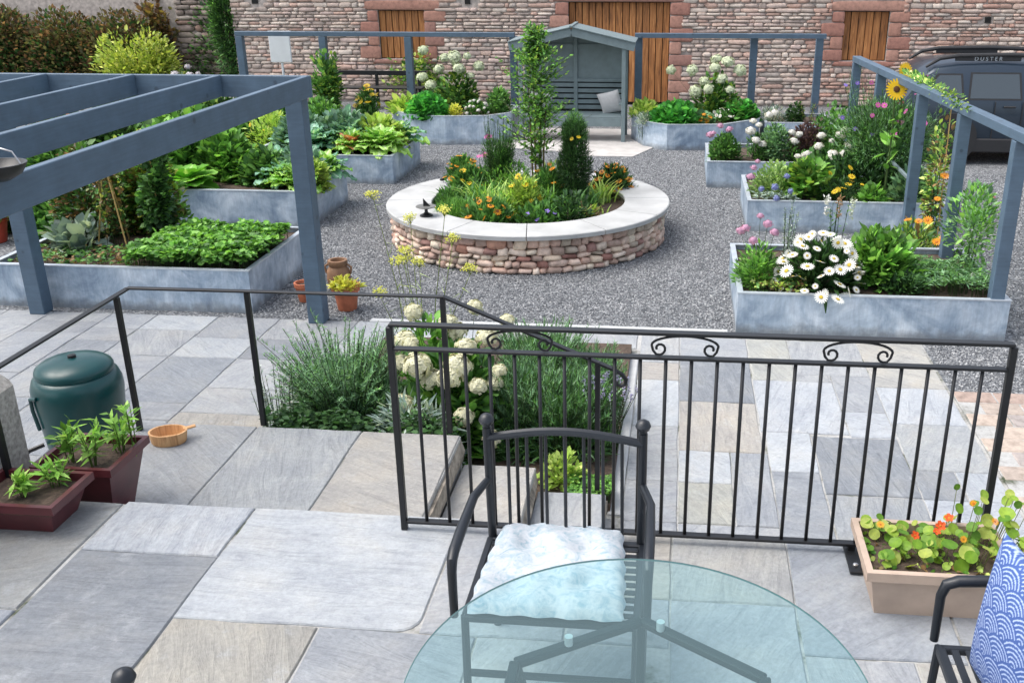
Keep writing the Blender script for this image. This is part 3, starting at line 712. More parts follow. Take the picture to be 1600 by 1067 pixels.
# sundial and three little birds on the coping
sdl = thing('sundial', 'dark metal sundial dish on a short foot, on the pale coping', 'sundial', (-2.78, 10.66, hw + GZ + .052))
MB().lathe([(.0, 0), (.075, 0), (.07, .015), (.03, .035), (.018, .05), (.018, .085), (.03, .1), (0, .1)]).build('foot', BLACK, sdl)
MB().lathe([(0, .1), (.1, .1), (.115, .108), (.112, .114), (0, .112)]).build('dial_plate', simple('bronze_dial', (.16, .16, .15), .5, .3), sdl)
MB().add([(-.03, 0, .112), (.05, 0, .112), (-.03, 0, .2), (-.03, .006, .112), (.05, .006, .112), (-.03, .006, .2)], [(0, 1, 2), (3, 5, 4), (0, 3, 4, 1), (1, 4, 5, 2), (0, 2, 5, 3)]).build('gnomon', BLACK, sdl)
def bird(x, y, rz, label):
    t = thing('bird_ornament', label, 'ornament', (x, y, hw + GZ + .052), rz, 'little dark metal birds on the coping')
    MB().lathe([(0, -.05), (.012, -.045), (.024, -.02), (.026, 0), (.02, .025), (.008, .045), (0, .05)], n=10).build('body', BLACK, t, (0, 0, .045)).rotation_euler = (0, R(75), 0)
    MB().lathe([(0, -.016), (.012, -.01), (.016, 0), (.012, .01), (0, .016)], (.045, 0, .068), n=10).build('head', BLACK, t)
    MB().tube([(.058, 0, .068), (.075, 0, .065)], [.005, .001], 5).build('beak', BLACK, t)
    MB().tube([(0, .008, 0), (0, .008, .04)], .003, 5).tube([(0, -.008, 0), (0, -.008, .04)], .003, 5).build('legs', BLACK, t)
bird(-2.98, 12.38, .3, 'left dark metal bird ornament on the coping behind the sundial')
bird(-2.78, 12.5, 2.6, 'right dark metal bird ornament on the coping behind the sundial')

# ------------------------------------------------------------------ pergola
pg = thing('pergola', 'blue grey painted timber pergola with long rafters over the vegetable bed', 'pergola', (-3.27, 8.4, GZ))
px, py, pz = -3.27, 8.4, GZ
def pbar(name, a, b, w, h, mat=None, par=None, org=(px, py, pz)):
    o3 = Vector(org); p, q = Vector(a) - o3, Vector(b) - o3; m = (p + q) / 2; d = q - p; L = d.length
    s = MB(); s.box((0, 0, 0), (L, w, h), None, .004); o = s.build(name, mat or PAINT, par or pg, m)
    o.rotation_euler = d.to_track_quat('X', 'Z').to_euler(); return o
for x in (-3.27, -6.0, -8.7):
    s = MB(); s.box((0, 0, 0), (.15, .15, 1.352 - GZ), None, .005); s.build('post', PAINT, pg, (x - px, 0, (1.352 - GZ) / 2))
for x, zt in ((-3.6, 0), (-8.7, GZ)):
    s = MB(); s.box((0, 0, 0), (.15, .15, 1.352 - zt), None, .005); s.build('post', PAINT, pg, (x - px, 3.0 - py, zt - GZ + (1.352 - zt) / 2))
pbar('crossbeam', (-9.2, 8.41, 1.425), (-3.13, 8.41, 1.425), .05, .18)
pbar('crossbeam', (-9.2, 2.98, 1.4), (-3.13, 2.98, 1.4), .05, .2)
for x in (-3.155, -3.93, -4.70, -5.50, -6.28, -7.06, -7.84, -8.62):
    pbar('rafter', (x, 8.383, 1.43), (x, 3.01, 1.43), .05, .177)

# ------------------------------------------------------------------ open timber frames along the beds
def frame(name, label, pts, posts, w=.12, zt=1.1, zb=GZ, org=None):
    x, y = pts[0]; t = thing(name, label, 'timber frame', (x, y, GZ)); og = (x, y, GZ)
    for a, b in zip(pts[:-1], pts[1:]): pbar('top_rail', (*a, zt - .04), (*b, zt - .04), w * .95, .08, None, t, og)
    for qx, qy in posts:
        s = MB(); s.box((0, 0, 0), (w, w, zt - .085 - GZ), None, .004); s.build('post', PAINT, t, (qx - x, qy - y, (zt - .085 - GZ) / 2))
    return t
frame('trellis_frame', 'long blue grey timber frame before the barn, left of the arbour', [(-8.36, 18.8), (-3.05, 18.8)], [(-8.29, 18.8), (-6.68, 18.8), (-5.05, 18.8), (-3.12, 19.05)], .13)
frame('trellis_frame', 'blue grey timber frame before the barn, right of the arbour', [(-.85, 18.8), (2.55, 18.8)], [(-.78, 18.95), (1.3, 18.96), (2.48, 19.08)], .13)
RX = lambda y: 2.8 - .06 * (y - 8.4)
frame('trellis_frame', 'receding blue grey timber frame beside the parked car', [(RX(8.31), 8.31), (RX(14.65), 14.65)], [(RX(y), y) for y in (8.52, 9.94, 11.35, 13.2, 14.58)], .115, 1.12)
tr_ = [o for o in bpy.data.objects if o.name.startswith('trellis_frame')][-1]
MB().bar((0, 0, 0), (0, 2.1, 0), .035, .035, bev=.004).build('lower_rail', PAINT2, tr_, (RX(11.4) - RX(8.31) + .02, 11.4 - 8.31, .75)).hide_render = False

# ------------------------------------------------------------------ arbour seat
ab = thing('arbour_seat', 'sage grey wooden arbour with pitched roof and slatted back bench', 'arbour', (-1.9, 17.85, GZ))
def ap(name, c, d, rot=None, par=None): return MB().box((0, 0, 0), d, None, .005).build(name, PAINT2, par or ab, c)
for x in (-.91, .91):
    for y in (0, .72): ap('post', (x, y, .83), (.07, .07, 1.66))
for sg in (-1, 1):
    for y in (.0, .1):
        pass
    a = Vector((0, -.06, 1.95)); b = Vector((sg * 1.1, -.06, 1.70)); d = b - a
    s = MB().box((0, 0, 0), (d.length, .03, .14), None, .004); o = s.build('fascia', PAINT2, ab, (a + b) / 2 - Vector((0, 0, .06))); o.rotation_euler = (0, math.atan2(-d.z, d.x) if sg > 0 else math.atan2(-d.z, d.x), 0)
    for k in range(6):
        y0 = -.09 + k * .16
        s = MB().box((0, 0, 0), (d.length + .02, .15, .018), None, .003); o = s.build('roof_board', PAINT2, ab, (a + b) / 2 + Vector((0, y0 + .12, .022))); o.rotation_euler = (0, math.atan2(-d.z, d.x), 0)
MB().box((0, .36, 1.985), (.06, 1.0, .03), None, .004).build('ridge_cap', PAINT2, ab)
for sx_ in (-1, 1):
    for k in range(5): ap('back_slat', (sx_ * .44, .66, .52 + k * .098), (.82, .02, .072))
    ap('back_panel', (sx_ * .44, .68, 1.32), (.82, .015, .62))
    MB().prism([(-.46, 0), (.46, 0), (.46, .03), (-.46, .03)], 0, .2).build('gable_panel', PAINT2, ab, (sx_ * .44, .68, 1.6)) if False else None
MB().box((0, 0, 0), (1.72, .012, .66), None, 0).build('gap_shade_sheet', simple('slat_gap_shade', (.015, .018, .02), .9, bumps=0), ab, (0, .73, .72))  # near-black sheet added so the gaps between the back slats look shaded
ap('stile', (0, .65, 1.1), (.07, .045, 1.32)); ap('back_rail', (0, .65, 1.0), (1.75, .03, .06))
s = MB(); s.add([(-.95, .7, 1.6), (.95, .7, 1.6), (.95, .7, 1.68), (0, .7, 1.9), (-.95, .7, 1.68), (-.95, .72, 1.6), (.95, .72, 1.6), (.95, .72, 1.68), (0, .72, 1.9), (-.95, .72, 1.68)], [(0, 1, 2, 3, 4), (9, 8, 7, 6, 5), (0, 5, 6, 1), (2, 7, 8, 3), (3, 8, 9, 4)]); s.build('gable_panel', PAINT2, ab)
for k in range(4): ap('seat_slat', (0, .06 + k * .155, .44), (1.74, .135, .025))
ap('seat_front', (0, -.0, .35), (1.74, .03, .15))
for sg in (-1, 1):
    for k in range(8): ap('side_slat', (sg * .91, .36, .35 + k * .17), (.018, .6, .03))
    ap('arm', (sg * .86, .3, .66), (.07, .6, .03))
def puff(w, h, d, n=14, col=None):
    """a pillow: w by h, d thick, in the XZ plane"""
    s = MB(); V = []; c = []
    for sd in (-1, 1):
        for i in range(n + 1):
            for j in range(n + 1):
                u = i / n * 2 - 1; v = j / n * 2 - 1; e = (max(0, 1 - u * u) ** .45) * (max(0, 1 - v * v) ** .45)
                pin = 1 - .07 * (1 - u * u) * (v * v) ; pin2 = 1 - .07 * (1 - v * v) * (u * u)
                V.append((u * w / 2 * pin2, sd * d / 2 * e, v * h / 2 * pin)); c.append(col(u, v) if col else (1, 1, 1))
    N = (n + 1) ** 2; F = []
    for i in range(n):
        for j in range(n):
            a = i * (n + 1) + j; F.append((a, a + n + 1, a + n + 2, a + 1)); F.append((N + a, N + a + 1, N + a + n + 2, N + a + n + 1))
    s.v = V; s.f = F; s.c = c; s.m = [0] * len(F); s.sm = [True] * len(F); return s
CUSH = simple('off_white_cloth', (.5, .5, .5), .9, 0, .08, 10, .2, 120)
for x, tilt, lab in ((-.62, .2, 'off white scatter cushion on the arbour seat, left end'), (.66, -.25, 'off white scatter cushion on the arbour seat, right end')):
    o = puff(.42, .42, .14).build('scatter_cushion', CUSH, None, (-1.9 + x, 18.2, GZ + .65)); o.rotation_euler = (R(18), tilt, R(-14) if x > 0 else R(12)); tag(o, lab, 'cushion')

# ------------------------------------------------------------------ white board on a post, black bench
wb = thing('notice_board', 'blank white board on a slim white post before the barn wall', 'board', (-7.8, 19.5, GZ))
MB().box((0, 0, 1.45), (.42, .05, .56), None, .008).build('board', WHITE, wb); MB().box((0, -.0, 1.745), (.46, .09, .02), None, .004).build('cap', WHITE, wb); MB().tube([(0, .02, 0), (0, .02, 1.2)], .025, 8).build('post', WHITE, wb)
bn = thing('garden_bench', 'low black bench standing against the foot of the barn wall', 'bench', (-6.6, 21.4, GZ))
for k in range(3): MB().box((0, k * .13, .45), (2.2, .11, .03), None, .004).build('seat_slat', BLACK, bn)
MB().box((0, .42, .72), (2.2, .03, .10), None, .004).build('backrest', BLACK, bn)
for x in (-.95, 0, .95): MB().box((x, .0, .22), (.06, .05, .44), None, .004).box((x, .36, .35), (.06, .05, .72)).build('leg', BLACK, bn)

# ------------------------------------------------------------------ parked car
car = thing('parked_car', 'dark blue grey off road car with black roof rails parked by the barn', 'car', (3.42, 16.38, GZ))
CARP, t_, b_, o__ = nodes('dark_blue_car_paint'); b_.inputs['Base Color'].default_value = (*srgb(36, 50, 64), 1); b_.inputs['Metallic'].default_value = .25; b_.inputs['Roughness'].default_value = .3; b_.inputs['Coat Weight'].default_value = .4; b_.inputs['Coat Roughness'].default_value = .05
GLASSD, t_, b_, o__ = nodes('car_window_glass'); b_.inputs['Base Color'].default_value = (.035, .05, .06, 1); b_.inputs['Roughness'].default_value = .04; b_.inputs['Specular IOR Level'].default_value = .9; b_.inputs['Coat Weight'].default_value = .4
CLAD = simple('black_cladding', (.02, .02, .022), .6, bumps=0)
W = .9; st = [(0, .55), (.03, .98), (.12, 1.04), (.36, 1.42), (.55, 1.52), (.9, 1.57), (1.5, 1.59), (2.1, 1.57), (2.6, 1.47), (3.05, 1.12), (3.2, 1.06), (3.7, 1.03), (4.1, .94), (4.27, .82), (4.31, .5)]
V = []; F = []; m = 8
for x, h in st:
    zb = min(.99, h - .02); nar = .0 if .1 < x < 4.0 else .06; w_ = W - nar
    if h > 1.05: sec = [(w_ * .95, .22), (w_, .42), (w_, .7), (w_ - .01, .86), (w_ - .035, zb), (w_ - .035 - .3 * (h - .1 - zb), h - .1), (w_ - .12 - .3 * (h - zb), h - .025), (0, h)]
    else: sec = [(w_ * .95, .22), (w_, .22 + (zb - .22) * .3), (w_, .22 + (zb - .22) * .6), (w_ - .01, .22 + (zb - .22) * .85), (w_ - .035, zb), (w_ - .1, zb + .008), (w_ - .25, h - .005), (0, h)]
    V += [(x, W - y, z) for y, z in sec] + [(x, W + y, z) for y, z in sec]
for i in range(len(st) - 1):
    for j in range(m - 1):
        a = i * 2 * m + j; b = a + 2 * m; F.append((a, b, b + 1, a + 1)); a += m; b += m; F.append((a, a + 1, b + 1, b))
F.append(tuple(range(m)) + tuple(range(2 * m - 2, m - 1, -1))); e = (len(st) - 1) * 2 * m; F.append((tuple(range(e, e + m)) + tuple(range(e + 2 * m - 2, e + m - 1, -1)))[::-1])
s = MB(); s.add(V, F, smooth=True); bo = s.build('body', CARP, car)
def cy_(z): return .035 + .3 * max(0, z - .99)
def win(name, pts, off=.006):
    s = MB()
    for sd in (0, 1):
        V = []
        for x, z in pts: y = cy_(z) - off; V.append((x, y if sd == 0 else 2 * W - y, z))
        s.add(V, [tuple(range(len(pts))) if sd == 0 else tuple(range(len(pts)))[::-1]])
    return s.build(name, GLASSD, bo)
def surround(pts, d=.03):
    c = (sum(p[0] for p in pts) / len(pts), sum(p[1] for p in pts) / len(pts)); q = [(p[0] + d * (1 if p[0] > c[0] else -1), p[1] + d * .8 * (1 if p[1] > c[1] else -1)) for p in pts]
    s = MB()
    for sd in (0, 1): s.add([(x, (cy_(z) - .003) if sd == 0 else 2 * W - cy_(z) + .003, z) for x, z in q], [tuple(range(len(q)))])
    s.build('window_seal', CLAD, bo)
for wp in ([(.42, 1.02), (.98, 1.02), (.94, 1.36), (.62, 1.36), (.5, 1.22)], [(1.1, 1.02), (1.86, 1.02), (1.82, 1.38), (1.12, 1.38)], [(1.98, 1.02), (2.86, 1.02), (2.5, 1.37), (1.96, 1.38)]): surround(wp); win('side_window', wp)
MB().add([(.115, .25, 1.06), (.115, 1.55, 1.06), (.33, 1.42, 1.37), (.33, .38, 1.37)], [(0, 1, 2, 3)]).build('rear_window', GLASSD, bo)
MB().add([(3.0, .2, 1.16), (3.0, 1.6, 1.16), (2.62, 1.4, 1.45), (2.62, .4, 1.45)], [(0, 1, 2, 3)]).build('windscreen', GLASSD, bo)
MB().box((2.15, -.012, .3), (2.1, .05, .22), None, .02).box((2.15, 2 * W + .012, .3), (2.1, .05, .22), None, .02).build('sill_cladding', CLAD, car)
MB().box((1.48, -.012, .62), (.012, .012, .72)).box((1.9, -.012, .62), (.012, .012, .72)).build('door_gap', CLAD, car)
MB().box((1.7, -.02, .9), (.18, .03, .03), None, .008).box((2.7, -.02, .9), (.18, .03, .03), None, .008).build('door_handle', CLAD, car)
MB().box((-.03, W, .42), (.14, 1.7, .3), None, .05).build('rear_bumper', CLAD, car); MB().box((4.3, W, .4), (.12, 1.7, .3), None, .05).build('front_bumper', CLAD, car)
TAIL = simple('red_tail_lamp', (.25, .02, .02), .2, bumps=0)
MB().box((.06, .1, .85), (.1, .14, .24), None, .02).box((.06, 2 * W - .1, .85), (.1, .14, .24), None, .02).build('tail_lamp', TAIL, car)
TYRE = simple('tyre_rubber', (.02, .02, .02), .85, bumps=0); RIMM = simple('grey_alloy', (.22, .23, .24), .35, .6, bumps=0)
for x in (.86, 3.5):
    for sd in (0, 1):
        y = .06 if sd == 0 else 2 * W - .06; M = Matrix.Rotation(R(90), 3, 'X')
        s = MB().lathe([(0, -.03), (.40, -.03), (.40, .07), (0, .07)], n=28); s.v = [tuple(M @ Vector(v)) for v in s.v]; s.build('wheel_arch', CLAD, car, (x, y - (.035 if sd == 0 else -.075), .40))
        s = MB().lathe([(.2, -.1), (.32, -.1), (.34, -.07), (.34, .07), (.32, .1), (.2, .1)], n=32); s.v = [tuple(M @ Vector(v)) for v in s.v]; wh = s.build('wheel', TYRE, car, (x, y + (.0 if sd == 0 else 0), .34))
        s = MB()
        for k in range(5):
            a = 2 * PI * k / 5; s.bar((0, -.085, 0), (.2 * math.cos(a), -.085, .2 * math.sin(a)), .03, .06)
            s.bar((0, .085, 0), (.2 * math.cos(a), .085, .2 * math.sin(a)), .03, .06)
        ri = MB().lathe([(.19, -.095), (.225, -.095), (.225, .095), (.19, .095)], n=32); ri.v = [tuple(M @ Vector(v)) for v in ri.v]; s.add(ri.v, ri.f, smooth=True); s.build('rim', RIMM, wh)
for sd in (0, 1):
    y = .26 if sd == 0 else 2 * W - .26
    rl = MB().tube([(.42, y, 1.47), (.62, y, 1.60), (.9, y, 1.645), (1.7, y, 1.66), (2.25, y, 1.64), (2.5, y, 1.58), (2.62, y, 1.50)], [.02, .03, .034, .034, .034, .03, .02], 8).box((1.35, y, 1.60), (1.0, .028, .07), None, .008).build('roof_rail', CLAD, car)
    if sd == 0:
        tc = bpy.data.curves.new('lettering', 'FONT'); tc.body = 'DUSTER'; tc.size = .085; tc.extrude = .002; tc.space_character = 1.55; tc.align_x = 'CENTER'
        to = bpy.data.objects.new('lettering', tc); COL.objects.link(to); dg = bpy.context.evaluated_depsgraph_get(); me = bpy.data.meshes.new_from_object(to.evaluated_get(dg)); bpy.data.objects.remove(to)
        me.materials.append(simple('silver_lettering', (.4, .44, .48), .4, .4, bumps=0)); me.transform(Matrix.Rotation(R(90), 4, 'X'))
        link('lettering', me, rl, (1.35, y - .02, 1.572))
MB().box((2.75, -.08, 1.0), (.2, .16, .14), None, .03).build('wing_mirror', CLAD, car)

# ------------------------------------------------------------------ iron railing at the terrace edge
X0r, X1r, YR = -1.2, 1.37, 3.87
rail = thing('iron_railing', 'black wrought iron railing with scrollwork along the terrace edge', 'railing', (X0r, YR, 0.012))
MB().bar((0, 0, 1.01), (X1r - X0r, 0, 1.01), .04, .014, bev=.002).build('top_rail', BLACK, rail)
MB().bar((0.015, 0, .90), (X1r - X0r - .015, 0, .90), .036, .012, bev=.002).build('middle_rail', BLACK, rail)
MB().bar((0.015, 0, .045), (X1r - X0r - .015, 0, .045), .036, .014, bev=.002).build('bottom_rail', BLACK, rail)
for x in (0, X1r - X0r): MB().box((x, 0, .5), (.028, .03, 1.0), None, .003).build('end_post', BLACK, rail)
bal = MB().tube([(0, 0, .05), (0, 0, .895)], .008, 6).mesh('baluster', BLACK); nb = 23
for i in range(nb): link('baluster', bal, rail, ((X1r - X0r) * (i + 1) / (nb + 1), 0, 0))
pts = []
for k in range(0, 25):        # half of the scroll: from the top centre outward and curled in
    t = k / 24
    if t < .5: a = t / .5 * PI / 2; pts.append((math.sin(a) * .138, 0, .955 + math.cos(a) * .043))
    else: a = (t - .5) / .5 * PI * 2.1; r = .033 * (1 - .62 * (t - .5) / .5); cxs = .105; pts.append((cxs + math.cos(-a) * r, 0, .955 - .014 * min(1, a) + math.sin(-a) * r + .0))
for cx_ in (.56, 1.255, 1.96):
    f = [(-x, y, z) for x, y, z in pts[::-1]] + pts[1:]
    MB().tube(f, .0055, 6).build('scroll', BLACK, rail, (cx_, 0, 0))
for x, dy in ((2.02, -.06),):
    MB().box((x, dy, .012), (.06, .24, .012), None, .002).box((x, 0, .03), (.03, .03, .03)).build('foot_plate', BLACK, rail)
    MB().lathe([(0, 0), (.012, 0), (.012, .008), (.006, .012), (0, .012)], (x, dy - .07, .018), 6).build('bolt', simple('steel_bolt', (.5, .5, .5), .3, .9, bumps=0), rail)

# handrail round the landing
hr = thing('handrail', 'slim black iron handrail round the landing and down the steps', 'handrail', (-3.2, 5.27, -.2))
og = Vector((-3.2, 5.27, -.2))
def hb(name, a, b, w=.035, h=.012): return MB().bar(Vector(a) - og, Vector(b) - og, w, h, bev=.002).build(name, BLACK, hr)
hb('rail', (-3.2, 3.2, .655), (-3.2, 5.28, .655)); hb('rail', (-3.2, 5.27, .66), (-1.3, 5.27, .665)); hb('rail', (-1.3, 5.27, .663), (-.33, 5.27, .255), .04, .014)
cur = [(-.34, 5.27, .26), (-.28, 5.27, .225), (-.255, 5.27, .19), (-.258, 5.27, .165), (-.28, 5.27, .15), (-.305, 5.27, .158), (-.31, 5.27, .18)]
MB().tube([Vector(c) - og for c in cur], [.013, .013, .013, .012, .011, .01, .009], 8).build('curled_end', BLACK, hr)
for x, y, z0, z1 in ((-3.19, 5.13, -.2, .65), (-2.47, 5.27, -.2, .655), (-1.31, 5.27, -.2, .66), (-.42, 5.27, -.54, .30), (-3.17, 3.95, 0, .65)):
    MB().box((x - og.x, y - og.y, (z0 + z1) / 2 - og.z), (.03, .03, z1 - z0), None, .003).build('post', BLACK, hr)
h2 = thing('lower_handrail', 'short dark handrail beside the block paving at the right edge', 'handrail', (2.25, 6.5, GZ))
MB().tube([(0.0, .5, .72), (.1, .1, .72), (.2, -.6, .72)], .022, 8).build('rail', BLACK, h2); MB().tube([(0.0, .5, .72), (0, .5, 0)], .02, 8).build('post', BLACK, h2) if False else None
bpy.data.objects.remove(h2.children[0]); bpy.data.objects.remove(h2)

# harled pillar, lamp bowl
pl = MB(); pl.box((0, 0, .62), (.9, 1.2, 1.24), None, .06)
o = pl.build('harled_wall', HARL, None, (-3.73, 3.72, GZ)); tag(o, 'grey roughcast wall end beside the maroon troughs', 'wall')
bw = thing('metal_bowl', 'shallow black bowl with wire handle resting on the front rafter', 'bowl', (-3.11, 4.24, 1.582))
MB().lathe([(0, -.06), (.06, -.058), (.11, -.03), (.135, .01), (.138, .02), (.128, .02), (.1, -.02), (.05, -.04), (0, -.042)], n=28).build('bowl', BLACK, bw)
MB().tube([(-.13, 0, .02), (-.1, 0, .075), (0, 0, .1), (.1, 0, .075), (.13, 0, .02)], .004, 6).build('handle', simple('bright_wire', (.6, .6, .6), .3, .8, bumps=0), bw)

# ------------------------------------------------------------------ compost bin, bowl, pots, troughs
cb = thing('compost_bin', 'dark green plastic compost bin with domed lid and black tap', 'compost bin', (-3.86, 5.60, GZ)); cb.scale = (.88, .88, .95)
MB().lathe([(0, 0), (.25, 0), (.26, .02), (.285, .25), (.305, .45), (.318, .56), (.314, .62), (.295, .672), (.262, .70), (0, .70)], n=40).build('barrel', GREENP, cb)
MB().lathe([(0, .69), (.258, .69), (.27, .70), (.272, .725), (.262, .745), (.22, .772), (.12, .795), (.03, .80), (.0, .80)], n=40).build('lid', GREENP, cb)
MB().lathe([(0, .8), (.03, .8), (.028, .818), (.012, .822), (0, .822)], (0, 0, 0), 14).build('knob', BLACK, cb)
MB().tube([(-.22, -.2, .22), (-.3, -.27, .2), (-.36, -.29, .15), (-.42, -.29, .13)], [.016, .016, .018, .02], 8).build('tap', BLACK, cb)
MB().tube([(-.14, -.29, .60), (-.20, -.27, .59), (-.215, -.25, .5), (-.2, -.24, .35)], .014, 8).build('hinge_strap', GREENP, cb)

bo_ = thing('wooden_bowl', 'pale oval wooden bowl with small handle lying on the landing', 'bowl', (-2.94, 5.0, -.2), R(12))
MB().lathe([(0, 0), (.088, 0), (.094, .008), (.104, .07), (.104, .074), (.093, .074), (.085, .014), (0, .012)], n=36, sx=1.06, sy=.82).build('bowl', DISHW, bo_)
MB().bar((.08, .03, .066), (.145, .06, .07), .028, .012, bev=.003).build('handle', DISHW, bo_)

def terr_pot(name, label, cat, x, y, prof, mat, z=GZ):
    t = thing(name, label, cat, (x, y, z)); MB().lathe(prof, n=28).build('pot', mat, t); return t
p1 = terr_pot('terracotta_pot', 'terracotta pot with yellow green succulents beside the pergola post', 'plant pot', -3.11, 8.75, [(0, 0), (.085, 0), (.09, .01), (.115, .19), (.132, .19), (.135, .245), (.12, .25), (.11, .2), (0, .19)], TERRA)
p2 = terr_pot('clay_jar', 'tall brown clay jar with dark mouth behind the terracotta pot', 'jar', -3.33, 9.2, [(0, 0), (.08, 0), (.10, .06), (.118, .16), (.11, .25), (.085, .285), (.09, .30), (.10, .33), (.095, .35), (.07, .35), (.068, .3), (0, .2)], CLAY)
for sg in (-1, 1): MB().tube([(sg * .09, 0, .31), (sg * .135, 0, .28), (sg * .125, 0, .22), (sg * .108, 0, .2)], .011, 7).build('handle', CLAY, p2)
p3_ = terr_pot('terracotta_pot', 'small terracotta pot half hidden left of the pergola post', 'plant pot', -3.60, 8.95, [(0, 0), (.06, 0), (.085, .15), (.095, .15), (.097, .19), (.08, .19), (.07, .14), (0, .13)], TERRA)
p4_ = terr_pot('terracotta_pot', 'red terracotta pot of yellowing leaves at the far left edge', 'plant pot', -8.02, 10.7, [(0, 0), (.11, 0), (.15, .24), (.165, .24), (.17, .3), (.15, .3), (.13, .25), (0, .22)], simple('red_terracotta', srgb(190, 74, 56), .6))
SOILP = SOIL
for p_, zz, r_ in ((p1, .22, .11), (p3_, .16, .07), (p4_, .26, .13)): MB().lathe([(0, zz - .03), (r_, zz - .03), (r_, zz), (0, zz + .004)], n=20).build('soil', SOIL, p_)

def trough(name, label, x0, x1, y0, y1, z, h, mat, rim=.02, tap=.05, rz=0, group=None):
    cx, cy = (x0 + x1) / 2, (y0 + y1) / 2; w, d = x1 - x0, y1 - y0; t = thing(name, label, 'trough planter', (cx, cy, z), rz, group)
    s = MB(); a, b = w / 2 - rim, d / 2 - rim; lo = [(-a + tap, -b + tap, 0), (a - tap, -b + tap, 0), (a - tap, b - tap, 0), (-a + tap, b - tap, 0)]; hi = [(-a, -b, h - .03), (a, -b, h - .03), (a, b, h - .03), (-a, b, h - .03)]
    s.add(lo + hi, [(3, 2, 1, 0)] + [(i, (i + 1) % 4, 4 + (i + 1) % 4, 4 + i) for i in range(4)]); s.build('body', mat, t)
    s = MB(); P = [(-w / 2, -d / 2), (w / 2, -d / 2), (w / 2, d / 2), (-w / 2, d / 2)]; I = offset_poly(P, rim + .004); ring_mesh(s, P, I, h - .04, h)
    k = len(s.v); s.f.append((0, 1, 13, 12)); s.m.append(0); s.sm.append(False)
    for q in ((1, 2, 14, 13), (2, 3, 15, 14), (3, 0, 12, 15)): s.f.append(q); s.m.append(0); s.sm.append(False)
    s.f = [f for f in s.f]; o = s.build('rim', mat, t)
    MB().box((0, 0, h - .052), (w - 2 * rim - .016, d - 2 * rim - .016, .02)).build('soil', SOIL, t)
    return t
TRG = 'maroon glazed troughs of seedlings'
tr1 = trough('maroon_trough', 'smaller maroon trough of seedlings standing on the upper terrace', -3.2, -2.74, 3.62, 3.96, .012, .17, MAROON, group=TRG)
tr2 = trough('maroon_trough', 'larger deep maroon trough of leafy seedlings on the lower landing', -3.12, -2.70, 4.03, 4.41, -.2, .35, MAROON, tap=.07, group=TRG)
tr3 = trough('nasturtium_trough', 'buff plastic trough of orange flowering nasturtiums beside the railing foot', .79, 1.38, 3.38, 3.79, .012, .225, TROUGH, .022, .035)

# ------------------------------------------------------------------ glass table
GLT, t_, b_, o__ = nodes('tinted_table_glass')
trn = t_.nodes.new('ShaderNodeBsdfTransparent'); trn.inputs[0].default_value = (.63, .81, .83, 1)
glo = t_.nodes.new('ShaderNodeBsdfGlossy'); glo.inputs['Roughness'].default_value = .03; glo.inputs[0].default_value = (.9, 1, 1, 1)
dif = t_.nodes.new('ShaderNodeBsdfDiffuse'); dif.inputs[0].default_value = (.28, .44, .46, 1)
fr_ = t_.nodes.new('ShaderNodeFresnel'); fr_.inputs[0].default_value = 1.5
m1 = t_.nodes.new('ShaderNodeMixShader'); m1.inputs[0].default_value = .15; m2 = t_.nodes.new('ShaderNodeMixShader')
t_.links.new(trn.outputs[0], m1.inputs[1]); t_.links.new(dif.outputs[0], m1.inputs[2]); t_.links.new(fr_.outputs[0], m2.inputs[0]); t_.links.new(m1.outputs[0], m2.inputs[1]); t_.links.new(glo.outputs[0], m2.inputs[2]); t_.links.new(m2.outputs[0], o__.inputs[0])
GEDGE = simple('glass_edge', (.10, .24, .22), .15, bumps=0)
tbx = thing('glass_table', 'round tinted glass garden table on a black metal frame', 'table', (-.06, 2.06, .012))
n = 96; s = MB(); V = [(.607 * math.cos(2 * PI * i / n), .607 * math.sin(2 * PI * i / n)) for i in range(n)]
s.add([(x, y, .71) for x, y in V], [tuple(range(n))]); s.build('glass_top', GLT, tbx)
s = MB(); s.add([(x, y, .703) for x, y in V] + [(x * 1.004, y * 1.004, .7065) for x, y in V] + [(x, y, .71) for x, y in V], [(k * n + i, k * n + (i + 1) % n, (k + 1) * n + (i + 1) % n, (k + 1) * n + i) for k in (0, 1) for i in range(n)], smooth=True); s.build('glass_edge', GEDGE, tbx)
hx = [(0, .36), (.34, .14), (.34, -.2), (0, -.42), (-.34, -.2), (-.34, .14)]
for i in range(6):
    a, b = hx[i], hx[(i + 1) % 6]; MB().bar((*a, .66), (*b, .66), .03, .025, bev=.004).build('frame_bar', CHAIRM, tbx)
for a in (hx[0], hx[1], hx[5], hx[2], hx[4], hx[3]):
    MB().tube([(a[0], a[1], .66), (a[0] * .8, a[1] * .8, .4), (a[0] * 1.15, a[1] * 1.15, 0)], .016, 8).build('leg', CHAIRM, tbx)
for a in ((.055, .31), (-.2, .22), (.2, -.3)): MB().lathe([(0, .672), (.012, .672), (.012, .7), (0, .7)], (a[0], a[1], 0), 12).build('glint_disc', WHITE, tbx)  # a screw cap's white reflection, built as small white discs

